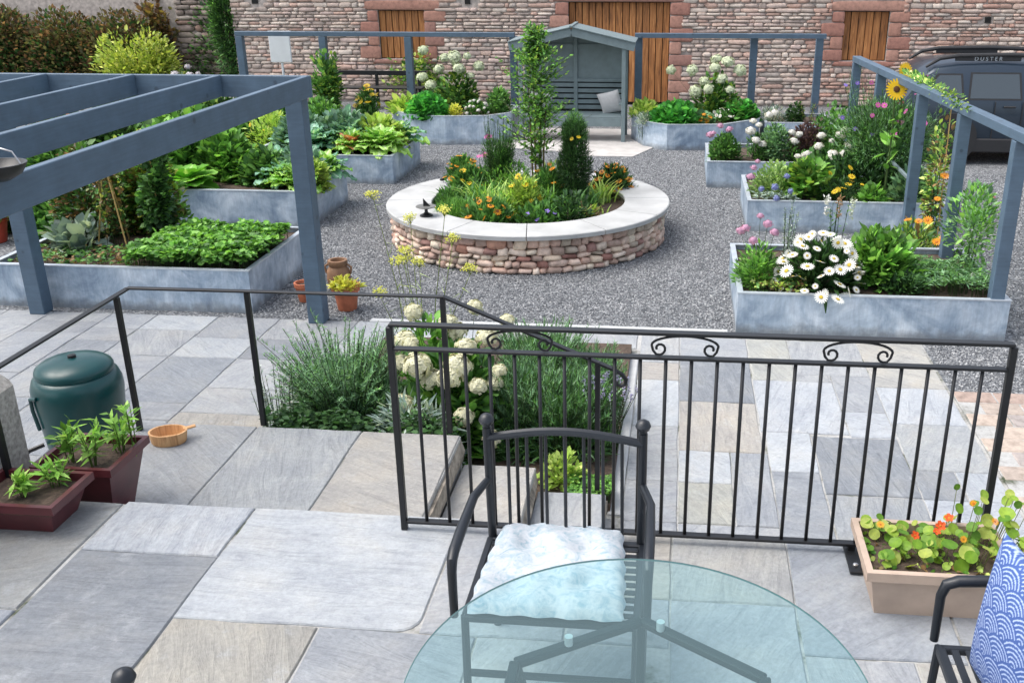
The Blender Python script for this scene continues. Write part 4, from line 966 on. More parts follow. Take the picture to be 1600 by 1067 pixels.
# ------------------------------------------------------------------ garden chairs
def make_chair(label):
    t = thing('garden_chair', label, 'chair', group='dark metal garden armchairs round the glass table')
    for x in (-.28, .28):
        bp = MB().tube([(x, .27, 0), (x, .235, .42), (x, .205, .90)], .0165, 10).build('back_post', CHAIRM, t)
        MB().lathe([(0, -.03), (.012, -.026), (.012, -.02), (.022, -.012), (.028, .002), (.022, .018), (.01, .026), (0, .028)], (x, .203, .927), 18).build('finial', CHAIRM, bp)
        MB().tube([(x * 1.02, -.27, 0), (x * 1.02, -.255, .43)], .014, 8).build('front_leg', CHAIRM, t)
        ax = x * 1.14
        MB().tube([(x, .22, .685), (ax * .99, .1, .672), (ax, -.1, .662), (ax, -.215, .655), (ax, -.25, .64), (ax, -.262, .60), (ax, -.262, .43)], [.014, .0165, .019, .019, .018, .016, .014], 10).build('armrest', CHAIRM, t)
    arc = [(-.28 + .56 * k / 12, .206 - .0 * k, .857 + .036 * math.sin(PI * k / 12)) for k in range(13)]
    s = MB(); s.tube(arc, .016, 8); s.build('top_rail', CHAIRM, t)
    sp = MB()
    for k in range(7):
        x = -.28 + .56 * (k + 1) / 8; MB().tube([(x, .232, .43), (x * .98, .207, .857 + .036 * math.sin(PI * (k + 1) / 8))], .0065, 6).build('spindle', CHAIRM, t)
    MB().bar((-.29, -.25, .42), (.29, -.25, .42), .03, .025, bev=.004).build('front_rail', CHAIRM, t)
    MB().bar((-.28, .225, .42), (.28, .225, .42), .03, .025, bev=.004).build('back_rail', CHAIRM, t)
    for x in (-.285, .285): MB().bar((x, -.25, .42), (x, .225, .42), .025, .025, bev=.004).build('side_rail', CHAIRM, t)
    sl = MB().box((0, 0, 0), (.545, .024, .008), None, .002).mesh('seat_slat', CHAIRM)
    for k in range(10): link('seat_slat', sl, t, (0, -.21 + k * .0435, .43))
    MB().bar((-.285, -.26, .2), (.285, -.26, .2), .018, .018).build('stretcher', CHAIRM, t)
    return t
ch = make_chair('dark metal armchair with the white floral seat cushion, back to the railing')
ch.location = (-.37, 2.955, .012)
c2 = copy_tree(ch); c2['label'] = 'dark metal armchair at the right edge holding the blue patterned cushion'; c2.location = (1.13, 2.40, .012); c2.rotation_euler.z = R(-90)
c3 = copy_tree(ch); c3['label'] = 'dark metal chair cut off at the bottom left, only its finial in view'; c3.location = (-1.03, 1.46, .012); c3.rotation_euler.z = R(90)

# cushions
def floral():
    m, t, b, o = nodes('floral_cloth'); f = noise(t, 18, 6, .7, kind='pos', dist=1.5); v = t.nodes.new('ShaderNodeTexVoronoi'); v.inputs['Scale'].default_value = 60; t.links.new(coords(t, None, 'pos'), v.inputs['Vector'])
    c = ramp(t, f, [(.36, (.28, .38, .44)), (.46, (.40, .46, .50)), (.54, (.48, .51, .54)), (.8, (.53, .55, .57))])
    c = mixc(t, .45, c, ramp(t, v.outputs['Distance'], [(.2, (.74, .82, .86)), (.5, (1, 1, 1))]), 'MULTIPLY')
    t.links.new(c, b.inputs['Base Color']); b.inputs['Roughness'].default_value = .9; bump(t, b, noise(t, 160, 2, kind='pos'), .25, .003); return m
s = MB(); n = 40; V = []
for sd in (-1, 1):
    for i in range(n + 1):
        for j in range(n + 1):
            u, v = i / n * 2 - 1, j / n * 2 - 1; e = (max(0, 1 - u ** 6) ** .5) * (max(0, 1 - v ** 6) ** .5)
            tuft = sum(math.exp(-((u - a) ** 2 + (v - b) ** 2) * 30) for a in (-.45, .45) for b in (-.45, .45)); qx = u * .25 * (1 - .03 * v * v) * (1 + .07 * -v); qy = v * .27
            top = .045 * e * (1 - .62 * min(1, tuft)) + .006 * math.sin(u * 9 + v * 4) * e + .004 * math.sin(v * 14 - u * 3) * e
            V.append((qx + .004 * math.sin(v * 17), qy + .004 * math.sin(u * 15), top if sd > 0 else -.012 * e))
N = (n + 1) ** 2; F = []
for i in range(n):
    for j in range(n): a = i * (n + 1) + j; F.append((a, a + 1, a + n + 2, a + n + 1)); F.append((N + a, N + a + n + 1, N + a + n + 2, N + a + 1))
s.add(V, F, smooth=True); o = s.build('seat_cushion', floral(), None, (-.385, 2.945, .47)); tag(o, 'white quilted seat cushion with pale blue floral print on a chair', 'cushion')
def waves(u, v):
    x = (u + 1) * 3.1; y = (v + 1) * 3.1; Rr = 1.0; hgt = .5
    best = None
    j0 = int(math.floor(y / hgt)) - 3
    for j in range(j0, j0 + 5):          # lowest row lies in front
        cyy = j * hgt; off = (j % 2) * Rr
        cxx = round((x - off) / (2 * Rr)) * 2 * Rr + off; d = math.hypot(x - cxx, y - cyy)
        if d < Rr and y >= cyy - .0: best = d; break
    if best is None: best = .5
    return srgb(158, 174, 206) if (best * 6.0) % 1 < .34 else srgb(58, 84, 142)
CW, t_, b_, o__ = nodes('blue_wave_cloth'); a_ = t_.nodes.new('ShaderNodeVertexColor'); a_.layer_name = 'Col'; t_.links.new(a_.outputs[0], b_.inputs['Base Color']); b_.inputs['Roughness'].default_value = .85
o = puff(.46, .46, .15, 170, waves).build('wave_cushion', CW, None, (1.0, 2.36, .70), auto=False); tag(o, 'blue cushion with white overlapping wave arcs on the right hand chair', 'cushion')
o.rotation_euler = (R(-5), 0, R(-90 + 10))
# ------------------------------------------------------------------ plants
def pal(*cs): return np.array([srgb(*c) for c in cs])
P_FRESH = pal((86, 138, 48), (104, 158, 58), (70, 118, 44), (122, 172, 74), (58, 100, 40))
P_DARK = pal((40, 72, 38), (52, 90, 44), (34, 60, 34), (66, 104, 52))
P_MID = pal((64, 108, 50), (78, 126, 56), (52, 92, 44), (94, 142, 66))
P_LIME = pal((140, 172, 62), (160, 190, 80), (118, 152, 54), (176, 200, 96))
P_BLUE = pal((96, 140, 116), (118, 162, 136), (78, 120, 98), (140, 182, 158))
P_SILV = pal((130, 150, 140), (110, 132, 126), (156, 172, 160), (94, 114, 108))
P_ROSE = pal((84, 124, 84), (102, 144, 100), (68, 104, 74), (122, 160, 116))
P_YEL = pal((200, 196, 60), (180, 184, 56), (214, 206, 92), (150, 160, 52))
P_BROWN = pal((120, 92, 58), (140, 108, 70), (96, 84, 50), (90, 104, 52))
P_COPPER = pal((104, 78, 58), (122, 92, 66), (84, 70, 50), (92, 92, 56), (70, 66, 44))
P_PURP = pal((70, 52, 60), (84, 64, 68), (58, 48, 52), (96, 74, 76))
class RG:
    def __init__(s, seed): s.g = np.random.default_rng(seed)
    def col(s, n, p, j=.14, weights=None):
        c = p[s.g.integers(0, len(p), n)] * 1.6; c = c * .86 + c.mean(1, keepdims=True) * .14; return c * (1 + j * s.g.standard_normal((n, 1)))
    def sph(s, n): return nz(s.g.standard_normal((n, 3)))
def plant(name, label, cat, x, y, z, group=None): return thing(name, label, cat, (x, y, z), 0, group)
def bush(t, rx, ry, h, n, T, L, W, p, seed, part='foliage', clusters=18, sig=.28, up=.5, z0=0.0, fill=.72, shape='dome', stem=True, mat=None, jit=.3):
    g = RG(seed); c = g.sph(clusters); c[:, 2] = np.abs(c[:, 2]) if shape == 'dome' else c[:, 2]
    rad = fill * (.75 + .25 * g.g.random((clusters, 1))); c = c * rad
    k = g.g.integers(0, clusters, n); off = g.g.standard_normal((n, 3)) * sig; q = c[k] + off
    r = np.linalg.norm(q, axis=1, keepdims=True); q = np.where(r > 1, q / r * (.9 + .12 * g.g.random((n, 1))), q)
    if shape == 'dome': q[:, 2] = np.abs(q[:, 2]); Pp = q * np.array([rx, ry, h]); D = nz(q * np.array([1 / rx, 1 / ry, 1 / h]) * rx)
    else: Pp = q * np.array([rx, ry, h / 2]) + np.array([0, 0, h / 2]); D = nz(q)
    Pp[:, 2] += z0
    if shape == 'tower': Pp[:, :2] *= (1 / np.sqrt(1 - .78 * np.clip(q[:, 2:3], -1, 1) ** 2)); Pp[:, :2] *= 1 + .16 * np.sin(Pp[:, 2:3] * 11 + seed)
    D = nz(D + .75 * g.sph(n) + np.array([0, 0, up])); N = nz(D * .2 + np.array([0, 0, 1.]) + .5 * g.sph(n))
    l = L * (1 + jit * g.g.standard_normal(n)).clip(.4, 1.9)
    lm = LM(); tone = 1 + .22 * g.g.standard_normal((clusters, 1)); cc = g.col(n, p) * tone[k].clip(.55, 1.5)
    lm.put(T, Pp, D, N, l, W * l / L, cc)
    if stem:
        m = max(5, clusters // 2); A = g.g.standard_normal((m, 3)) * np.array([rx * .12, ry * .12, 0]); B = c[:m] * (np.array([rx, ry, h]) if shape == 'dome' else np.array([rx, ry, h / 2])) + (0 if shape == 'dome' else np.array([0, 0, h / 2])); B[:, 2] += z0
        lm.stems(A, B, .006, .003, p.min(0) * .8 + .01)
    o = lm.build(part, mat or LEAF, t); return o
def stemmy(t, ns, h, spread, k, T, L, W, p, seed, part='foliage', t0=.15, base=.05, ang=.8, curve=.15, sr=.004, stemcol=(.05, .08, .03), taper=.4, hj=.2, whorl=False):
    g = RG(seed); az = g.g.random(ns) * 2 * PI; sp = np.sqrt(g.g.random(ns)) * spread; hh = h * (1 - hj * g.g.random(ns))
    A = np.c_[np.cos(az) * sp * base / max(spread, .01), np.sin(az) * sp * base / max(spread, .01), np.zeros(ns)]
    B = np.c_[np.cos(az) * sp, np.sin(az) * sp, hh]; B[:, :2] += g.g.standard_normal((ns, 2)) * spread * .12
    M = (A + B) / 2 + np.c_[(B - A)[:, :2] * -curve, np.abs(sp) * curve]
    lm = LM(); lm.stems(A, B, sr, sr * .5, stemcol, M)
    u = t0 + (1 - t0) * (np.arange(k)[None] + g.g.random((ns, k))) / k; u = u.clip(0, 1)
    Q = ((1 - u) ** 2)[..., None] * A[:, None] + (2 * u * (1 - u))[..., None] * (2 * M - .5 * A - .5 * B)[:, None] + (u ** 2)[..., None] * B[:, None]
    dirn = nz(B - A)[:, None] + np.zeros_like(Q); side = g.sph(ns * k).reshape(ns, k, 3); D = nz(dirn * (1 - ang * .5) + side * ang); D[..., 2] = np.maximum(D[..., 2], -.2)
    Q = Q.reshape(-1, 3); D = D.reshape(-1, 3); N = nz(np.array([0, 0, 1.]) + .4 * g.sph(len(Q)) - D * .2)
    l = L * (1 - taper * u.reshape(-1)) * (1 + .2 * g.g.standard_normal(len(Q))).clip(.4, 1.7)
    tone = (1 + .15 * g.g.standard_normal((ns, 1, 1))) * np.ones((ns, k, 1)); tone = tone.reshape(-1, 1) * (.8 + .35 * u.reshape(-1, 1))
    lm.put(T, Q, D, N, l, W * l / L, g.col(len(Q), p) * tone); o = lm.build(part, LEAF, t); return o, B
def fountain(t, n, L, W, p, seed, spread=.05, lean=.7, part='foliage', T=None, z0=0):
    g = RG(seed); az = g.g.random(n) * 2 * PI; le = lean * np.sqrt(g.g.random(n)); D = np.c_[np.cos(az) * le, np.sin(az) * le, np.sqrt(1 - (le * .9) ** 2)]
    Pp = np.c_[g.g.standard_normal((n, 2)) * spread, np.full(n, z0)]; N = nz(np.c_[-np.cos(az), -np.sin(az), np.full(n, .6)]); N = nz(np.cross(D, np.cross(N, D)))
    l = L * (.6 + .5 * g.g.random(n)); lm = LM(); lm.put(T or T_BLADE, Pp, D, -N * -1, l, W, g.col(n, p)); return lm.build(part, LEAF, t)
def mat_(t, w, d, h, n, T, L, W, p, seed, part='foliage', bumpy=.35, cell=.18):
    """low leafy carpet over a rectangle centred on the thing"""
    g = RG(seed); x = (g.g.random(n) - .5) * w; y = (g.g.random(n) - .5) * d
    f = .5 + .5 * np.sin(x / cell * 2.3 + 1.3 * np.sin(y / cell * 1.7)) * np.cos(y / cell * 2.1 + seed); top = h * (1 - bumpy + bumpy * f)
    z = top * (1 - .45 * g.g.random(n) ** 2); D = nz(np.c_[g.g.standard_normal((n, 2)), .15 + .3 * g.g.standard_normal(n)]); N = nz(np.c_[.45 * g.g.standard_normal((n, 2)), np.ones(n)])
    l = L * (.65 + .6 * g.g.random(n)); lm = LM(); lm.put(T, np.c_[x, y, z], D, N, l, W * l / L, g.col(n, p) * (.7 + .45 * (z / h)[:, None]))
    m = n // 8; xs, ys = x[:m], y[:m]; lm.stems(np.c_[xs, ys, 0 * xs], np.c_[xs, ys, z[:m]], .003, .002, (.05, .09, .03)); return lm.build(part, LEAF, t)
def fl_mesh(name, T, mat=None):
    lm = LM(); lm.put(T, np.zeros((1, 3)), np.array([[1., 0, 0]]), np.array([[0, 0, 1.]]), 1., 1., np.ones((1, 3))); return lm.mesh(name, mat or PETAL)
def face(o, d, spin=0):
    q = Vector(d).to_track_quat('Z', 'Y'); o.rotation_mode = 'QUATERNION'; o.rotation_quaternion = q @ Matrix.Rotation(spin, 4, 'Z').to_quaternion()
def blooms(t, name, me, pts, size, seed, lookup=(0, -.35, 1), wob=.45, stems_from=None, jit=.15):
    g = RG(seed)
    for i, p in enumerate(pts):
        d = nz(np.array(lookup, float) + wob * g.g.standard_normal(3)); s_ = size * (1 + jit * g.g.standard_normal())
        o = link(name, me, t, tuple(p), scale=(s_, s_, s_)); face(o, d, g.g.random() * 6)
    if stems_from is not None:
        P_ = np.array(pts, float); lm = LM(); A = P_ * np.array([.35, .35, 0]) + np.array([0, 0, stems_from]); lm.stems(A, P_, .003, .0022, (.06, .11, .03)); lm.build('flower_stems', LEAF, t)
def domepts(n, rx, ry, h, seed, zmin=.35, front=True):
    g = RG(seed); q = g.sph(n * 6); q[:, 2] = np.abs(q[:, 2]); q = q[q[:, 2] > zmin]
    if front: q = q[q[:, 1] < .55]
    out = []
    for p in q:
        if all(np.linalg.norm(p - o) > 1.25 / math.sqrt(n) for o in out): out.append(p)
        if len(out) >= n: break
    return np.array(out) * np.array([rx, ry, h])
F_DAISY = fl_mesh('daisy', flower(16, (.86, .86, .82), (.72, .52, .05), inner=.3, cup=.06, w=1.05))
F_HEL = fl_mesh('helenium', flower(11, (.85, .34, .02), (.22, .07, .02), inner=.38, cup=-.12))
F_YEL = fl_mesh('yellow_bloom', flower(11, (.88, .62, .03), (.55, .33, .03), inner=.3, cup=.05))
F_ORA = fl_mesh('orange_bloom', flower(14, (.92, .36, .02), (.7, .2, .02), inner=.3, cup=.14))
F_PINK = fl_mesh('pink_bloom', flower(8, (.62, .12, .42), (.7, .55, .08), inner=.25, cup=.1, w=1.1))
F_PURP = fl_mesh('purple_bloom', flower(5, (.26, .17, .62), (.6, .6, .5), inner=.2, cup=.12, w=1.2))
F_RED = fl_mesh('red_bloom', flower(5, (.85, .12, .02), (.75, .3, .03), inner=.22, cup=.35, w=1.25))
F_SUN = fl_mesh('sunflower_head', flower(20, (.9, .58, .02), (.12, .05, .015), inner=.32, cup=.08, w=1.25))
def head_mesh(name, n, petal, seed, flat=.75, T=None, sz=.2):
    g = RG(seed); q = g.sph(n); q[:, 2] = np.where(q[:, 2] < -.3, -q[:, 2], q[:, 2]); lm = LM(); lum = 1 + .13 * np.sin(q[:, :1] * 5 + seed) * np.cos(q[:, 1:2] * 6) + .05 * g.g.standard_normal((n, 1)); P_ = q * np.array([.46, .46, .46 * flat]) * lum
    c = np.array(petal)[None] * (1 + .09 * g.g.standard_normal((n, 1))); lm.put(T or flower(4, (1, 1, 1), (.8, .85, .5), inner=.18, cup=.1, w=1.35), P_, np.cross(q, g.sph(n)), nz(q + .35 * g.sph(n)), sz, sz, c)
    lm.put(T_BALL, np.zeros((1, 3)), np.array([[1., 0, 0]]), np.array([[0, 0, 1.]]), .8, .8, np.array([petal]) * .85); return lm.mesh(name, PETAL)
H_CREAM = head_mesh('cream_head', 210, (.78, .76, .56), 3); H_GREEN = head_mesh('green_white_head', 150, (.70, .76, .55), 4); H_WHITE = head_mesh('white_head', 80, (.84, .82, .78), 5, .55)
H_PINK = head_mesh('pink_head', 70, (.66, .36, .52), 6, .3); H_BLUE = head_mesh('blue_globe', 110, (.30, .34, .66), 7, 1.0, T_NARROW, .16)

# --- big leaved vegetables: leaves are parts
def kale_leaf(seed, col, ruff=.09, wide=.32, rib=(.5, .6, .5), droop=.35):
    rr = random.Random(seed); nu, nv = 9, 8; V = []; c = []; 
    for i in range(nu + 1):
        u = i / nu; wd = wide * (math.sin(PI * min(1, .12 + u * .86)) ** .7) * (1.15 if u > .3 else .3 + u * 2.6)
        for j in range(nv + 1):
            v = j / nv * 2 - 1; e = abs(v) ** 1.5
            V.append((u + (.05 * math.cos(v * 9 + seed) * e if u > .5 else 0), v * wd * (1 + .05 * math.sin(u * 30 + j)), -droop * u * u + .18 * e * wd + ruff * e * math.sin(u * 24 + v * 5 + seed) + rr.uniform(-.008, .008)))
            k = .8 + .3 * rr.random(); rb_ = 1 if abs(v) < .16 else 0; c.append(tuple((rib[q] if rb_ else col[q] * k) for q in range(3)))
    F = [(i * (nv + 1) + j, (i + 1) * (nv + 1) + j, (i + 1) * (nv + 1) + j + 1, i * (nv + 1) + j + 1) for i in range(nu) for j in range(nv)]
    s = MB(); s.v = V; s.f = F; s.c = c; s.m = [0] * len(F); s.sm = [True] * len(F); s.c = [tuple(min(1, q * 1.75) for q in x) for x in c]; return s.mesh('leaf', LEAF)
KB = [kale_leaf(k, tuple(P_BLUE[k % 4]), rib=(.42, .55, .45)) for k in range(4)]
KG = [kale_leaf(10 + k, tuple(pal((132, 172, 82), (112, 158, 76), (148, 182, 98))[k]), rib=(.5, .6, .35)) for k in range(3)]
KM = [kale_leaf(20 + k, tuple(P_FRESH[k]), .03, .42, (.2, .35, .12), .3) for k in range(3)]
KR = [kale_leaf(30, srgb(176, 108, 80), .04, .36, (.5, .3, .25))]
def leafy(name, label, x, y, z, meshes, n, L, seed, group, lift=(.2, 1.2), cat='vegetable'):
    t = plant(name, label, cat, x, y, z, group); rr = random.Random(seed)
    for i in range(n):
        f = i / n; az = i * 2.4 + rr.uniform(-.3, .3); el = lift[0] + (lift[1] - lift[0]) * f + rr.uniform(-.12, .12); s_ = L * (1.1 - .45 * f) * rr.uniform(.85, 1.15)
        d = Vector((math.cos(az) * math.cos(el), math.sin(az) * math.cos(el), math.sin(el))); o = link('leaf', rr.choice(meshes), t, (d.x * .03, d.y * .03, .05 + .1 * f), scale=(s_, s_, s_))
        xa = d; ya = Vector((0, 0, 1)).cross(xa).normalized(); za = xa.cross(ya); o.rotation_mode = 'QUATERNION'; o.rotation_quaternion = Matrix((xa, ya, za)).transposed().to_quaternion()
    MB().tube([(0, 0, -.02), (0, 0, .16)], .018, 6).build('stalk', simple('pale_stalk' + str(seed), (.3, .36, .2), .7, bumps=0) if False else LEAF, t)
    return t
G_K = 'kale and cabbage plants in the left beds'
ks = [(-5.0, 12.2, KB + KG[:1], .30, 'blue green kale at the second bed corner, nearest the pergola post'), (-4.75, 11.98, KG, .30, 'yellow green kale drooping over the second bed corner'), (-4.68, 12.75, KG + KB[:1], .3, 'kale leaning over the right side of the second bed'),
      (-5.6, 12.5, KM + KG, .32, 'broad leaved cabbage behind the pergola post in the second bed'), (-6.1, 12.9, KM, .34, 'bright broad leaved cabbage left in the second bed'), (-5.35, 12.95, KB, .3, 'blue kale in the back row of the second bed'),
      (-5.5, 14.6, KB, .34, 'blue green kale at the left end of the third bed'), (-5.0, 14.9, KB, .36, 'large blue green kale in the middle of the third bed'), (-4.45, 14.55, KG, .36, 'lime green cabbage spilling over the front corner of the third bed'),
      (-4.35, 15.3, KG + KB, .34, 'pale green kale at the right side of the third bed'), (-5.15, 15.5, KB, .34, 'blue kale at the back of the third bed'), (-4.85, 14.5, KR + KG, .26, 'reddish leaved cabbage in the front of the third bed'), (-5.9, 15.1, KM + KB, .32, 'mixed green kale at the far left of the third bed')]
for i, (x, y, ms, L_, lab) in enumerate(ks): leafy('kale_plant', lab, x, y, -.30, ms, 36, L_ * 1.08, 50 + i, G_K, (.15, 1.35))
SQ = []
for k in range(3):
    m_ = kale_leaf(40 + k, tuple(P_FRESH[[0, 1, 3][k]]), .03, .5, (.3, .45, .15), .25); SQ.append(m_)
t = leafy('squash_plant', 'squash with big round leaves hanging over the second bed front', -6.15, 11.85, -.3, SQ, 20, .36, 77, None, (.1, 1.0))

G_F = 'bushy leaf clumps filling the left beds'
for i, (x, y, rx_, h_, pp, L_, lab) in enumerate(((-6.65, 12.35, .5, .72, 'F', .13, 'big leaved green clump at the left of the second bed'), (-5.95, 12.55, .45, .62, 'F', .12, 'bright leafy clump in the middle of the second bed'), (-5.3, 12.35, .38, .45, 'M', .1, 'mid green clump behind the pergola post'), (-4.85, 12.4, .32, .5, 'B', .09, 'blue green leafy clump at the right of the second bed'),
        (-6.9, 13.5, .6, .85, 'F', .12, 'tall green foliage behind the second bed'), (-5.75, 14.95, .45, .5, 'B', .09, 'blue green foliage at the left of the third bed'), (-5.15, 15.05, .45, .55, 'B', .09, 'blue green foliage in the middle of the third bed'), (-4.6, 15.0, .4, .48, 'G', .09, 'pale green foliage at the right of the third bed'), (-4.62, 12.05, .25, .4, 'G', .08, 'lime green foliage drooping at the near corner of the second bed'))):
    t = plant('leafy_clump', lab, 'vegetables', x, y, -.34, G_F); bush(t, rx_, rx_ * .8, h_, int(1500 * rx_ / .4), T_OVATE, L_, L_ * .75, {'F': P_FRESH, 'M': P_MID, 'B': P_BLUE * .75, 'G': P_LIME * .8}[pp], 700 + i, clusters=24, sig=.24)
# --- bed under the pergola
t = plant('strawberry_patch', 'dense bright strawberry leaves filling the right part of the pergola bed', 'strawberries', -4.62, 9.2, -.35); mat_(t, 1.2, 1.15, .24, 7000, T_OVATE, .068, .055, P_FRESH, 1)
t = plant('bean_seedlings', 'low scattered seedlings on bare soil in the left of the pergola bed', 'seedlings', -5.8, 8.95, -.35); mat_(t, 1.3, .6, .09, 700, T_OVATE, .05, .04, np.r_[P_MID, P_BROWN[:1]], 2)
t = plant('bean_canes', 'tripod of bamboo canes with thin yellowing bean vines', 'bean plant', -5.75, 9.45, -.35)
for k, (a, b) in enumerate(((-.16, -.1), (.17, -.12), (.02, .2))):
    MB().tube([(a, b, 0), (a * -.1, b * -.1, 1.02)], .009, 6).build('cane', BAMBOO, t)
stemmy(t, 16, .95, .2, 22, T_OVATE, .06, .05, np.r_[P_MID, P_BROWN, P_YEL[3:]], 3, base=.16)
t = plant('sweet_pea', 'dark green climbing beans on a cane right of the tripod', 'bean plant', -5.42, 9.75, -.35); bush(t, .15, .15, 1.02, 1500, T_OVATE, .06, .05, np.r_[P_DARK, P_MID], 4, shape='tower', clusters=26, sig=.22, fill=.85); MB().tube([(0, 0, 0), (0, 0, 1.05)], .008, 6).build('cane', BAMBOO, t)
t = plant('tomato_plant', 'pale straggly vines tied up in the far left of the bed', 'vegetable', -6.2, 9.7, -.35); bush(t, .34, .28, .98, 2400, T_OVATE, .07, .045, np.r_[P_MID, P_SILV[:1], P_BROWN], 5, clusters=20, sig=.25)
t = plant('bean_row', 'leafy yellow green beans beyond the cane tripod', 'vegetable', -5.75, 10.05, -.35); bush(t, .5, .2, 1.05, 3200, T_OVATE, .075, .06, np.r_[P_FRESH, P_YEL[3:], P_BROWN[2:]], 6, clusters=26, sig=.25)
t = plant('courgette', 'silvery broad leaves trailing on the bare soil', 'vegetable', -6.05, 9.3, -.35); bush(t, .28, .2, .3, 160, T_OVATE, .14, .11, P_SILV, 7, clusters=10)
G_ROW = 'leafy vegetable rows beyond the pergola'
rows = [(-9.1, 13.9, 1.15, .62, 'dark green leafy row nearest in the gap between the front two rafters', P_MID), (-9.2, 15.6, 1.25, .6, 'second leafy clump in the gap between the front two rafters', P_DARK), (-7.0, 14.6, .8, .6, 'bushy green row beside the third zinc bed', P_FRESH), (-9.2, 17.3, 1.25, .6, 'third leafy clump in the gap between the front two rafters', P_MID),
        (-7.3, 16.4, 1.2, .6, 'green row behind the left end of the third zinc bed', P_MID), (-9.1, 19.0, 1.3, .55, 'back clump of low greens before the yellow green maple', np.r_[P_DARK, P_LIME[:1]]), (-6.3, 13.7, .6, .6, 'broad green foliage between the second and third beds', P_FRESH), (-8.6, 11.3, 1.1, .5, 'shaded leafy row behind the left pergola post', P_DARK),
        (-7.6, 18.4, 1.1, .5, 'low greens before the white board', P_MID), (-11.3, 17.6, 1.1, .4, 'brownish row in the gap between the second and third rafters', np.r_[P_BROWN, P_DARK]), (-11.3, 19.8, 1.2, .4, 'far low greens in the gap between the second and third rafters', P_DARK), (-7.2, 12.6, .8, .62, 'leafy row at the left end of the second zinc bed', P_MID), (-7.3, 11.0, .55, .5, 'green foliage just behind the left end of the pergola bed', P_MID)]
for i, (x, y, w_, h_, lab, pp) in enumerate(rows):
    t = plant('vegetable_row', lab, 'vegetables', x, y, GZ, G_ROW); bush(t, w_ * .62, .55, h_, 3200, T_OVATE, .12, .085, pp, 80 + i, clusters=34, sig=.2)
t = plant('marigold', 'orange marigolds glimpsed between the rafters', 'flowers', -10.95, 16.9, GZ); bush(t, .35, .3, .5, 500, T_OVATE, .07, .05, P_MID, 90); blooms(t, 'flower', F_ORA, domepts(7, .34, .3, .56, 5), .15, 6)
t = plant('corn_clump', 'yellow green flowering clump behind the corner of the pergola', 'flowers', -6.75, 16.0, GZ); bush(t, .45, .35, .75, 1200, T_NARROW, .1, .04, P_LIME, 91); blooms(t, 'flower', F_YEL, domepts(8, .42, .3, .78, 7), .08, 8)

# --- sunken bed in front
def bedbush(name, label, cat, x, y, *a, **k): t = plant(name, label, cat, x, y, GZ + .06); return t
t = plant('rosemary', 'large upright rosemary bush against the landing', 'rosemary', -2.18, 5.95, GZ + .06)
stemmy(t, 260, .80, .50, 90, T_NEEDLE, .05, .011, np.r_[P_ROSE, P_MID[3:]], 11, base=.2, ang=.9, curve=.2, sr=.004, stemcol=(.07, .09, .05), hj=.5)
bush(t, .50, .38, .58, 11000, T_NEEDLE, .06, .013, P_ROSE, 12, part='inner_foliage', clusters=26, sig=.25)
t = plant('sage', 'silver grey sage sprawling below the rosemary', 'sage', -1.62, 5.5, GZ + .06); bush(t, .3, .2, .56, 2600, T_NARROW, .075, .016, P_SILV, 13, clusters=22, sig=.2, up=.3)
t = plant('artemisia', 'wispy silver artemisia at the near left bed corner', 'shrub', -2.5, 5.6, GZ + .06); stemmy(t, 26, .68, .16, 30, T_NARROW, .045, .012, np.r_[P_SILV, pal((180, 190, 184))], 14, base=.1)
t = plant('green_shrub', 'bright green shrub between rosemary and cream hydrangea', 'shrub', -1.72, 6.45, GZ + .06); bush(t, .24, .2, .72, 1100, T_OVATE, .06, .042, P_FRESH, 15, clusters=20)
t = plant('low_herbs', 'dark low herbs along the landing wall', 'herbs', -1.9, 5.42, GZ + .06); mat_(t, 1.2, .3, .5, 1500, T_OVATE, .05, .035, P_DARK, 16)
t = plant('hydrangea', 'cream hydrangea full of round heads behind the left railing bars', 'hydrangea', -1.42, 5.98, GZ + .06)
bush(t, .36, .34, .68, 1700, T_OVATE, .10, .075, np.r_[P_MID, P_FRESH], 17, clusters=24, sig=.24)
hp = [(-.27, -.1, .88), (-.2, -.22, .78), (-.05, .05, .98), (.1, -.12, .88), (.22, -.02, .92), (.2, -.28, .68), (.02, -.28, .73), (-.3, -.3, .54), (-.12, -.36, .46), (.12, -.36, .5), (.33, -.2, .76), (-.3, .12, 1.02), (.1, .2, 1.04), (.33, .12, .98), (-.36, -.05, .72), (.3, -.38, .36)]
blooms(t, 'flower_head', H_CREAM, [(a, b, c - .12) for a, b, c in hp] + [(-.12, -.2, .56), (.06, -.22, .66), (.28, -.14, .52), (-.34, .0, .74), (.0, .1, .78), (-.2, -.36, .3)], .14, 18, wob=.3, stems_from=.1, jit=.2)
t = plant('fennel', 'tall thin fennel with yellow umbels rising over the railing corner', 'fennel', -1.85, 6.75, GZ + .06)
o_, tips = stemmy(t, 10, 1.5, .42, 14, T_NEEDLE, .13, .006, P_LIME, 19, base=.12, sr=.005, stemcol=(.2, .26, .07), ang=.9, hj=.5)
g = RG(20); lm = LM()
for b in tips:
    m = 14; d = nz(np.c_[g.g.standard_normal((m, 2)), np.full(m, 1.6)]); e = b + d * .065; lm.stems(np.repeat(b[None], m, 0), e, .0015, .001, (.3, .34, .08))
    k = m * 8; lm.put(T_BALL, np.repeat(e, 8, 0) + g.g.standard_normal((k, 3)) * .011, g.sph(k), g.sph(k), .009, .009, g.col(k, pal((206, 204, 60), (186, 190, 50), (222, 214, 96))))
lm.build('umbels', PETAL, t)
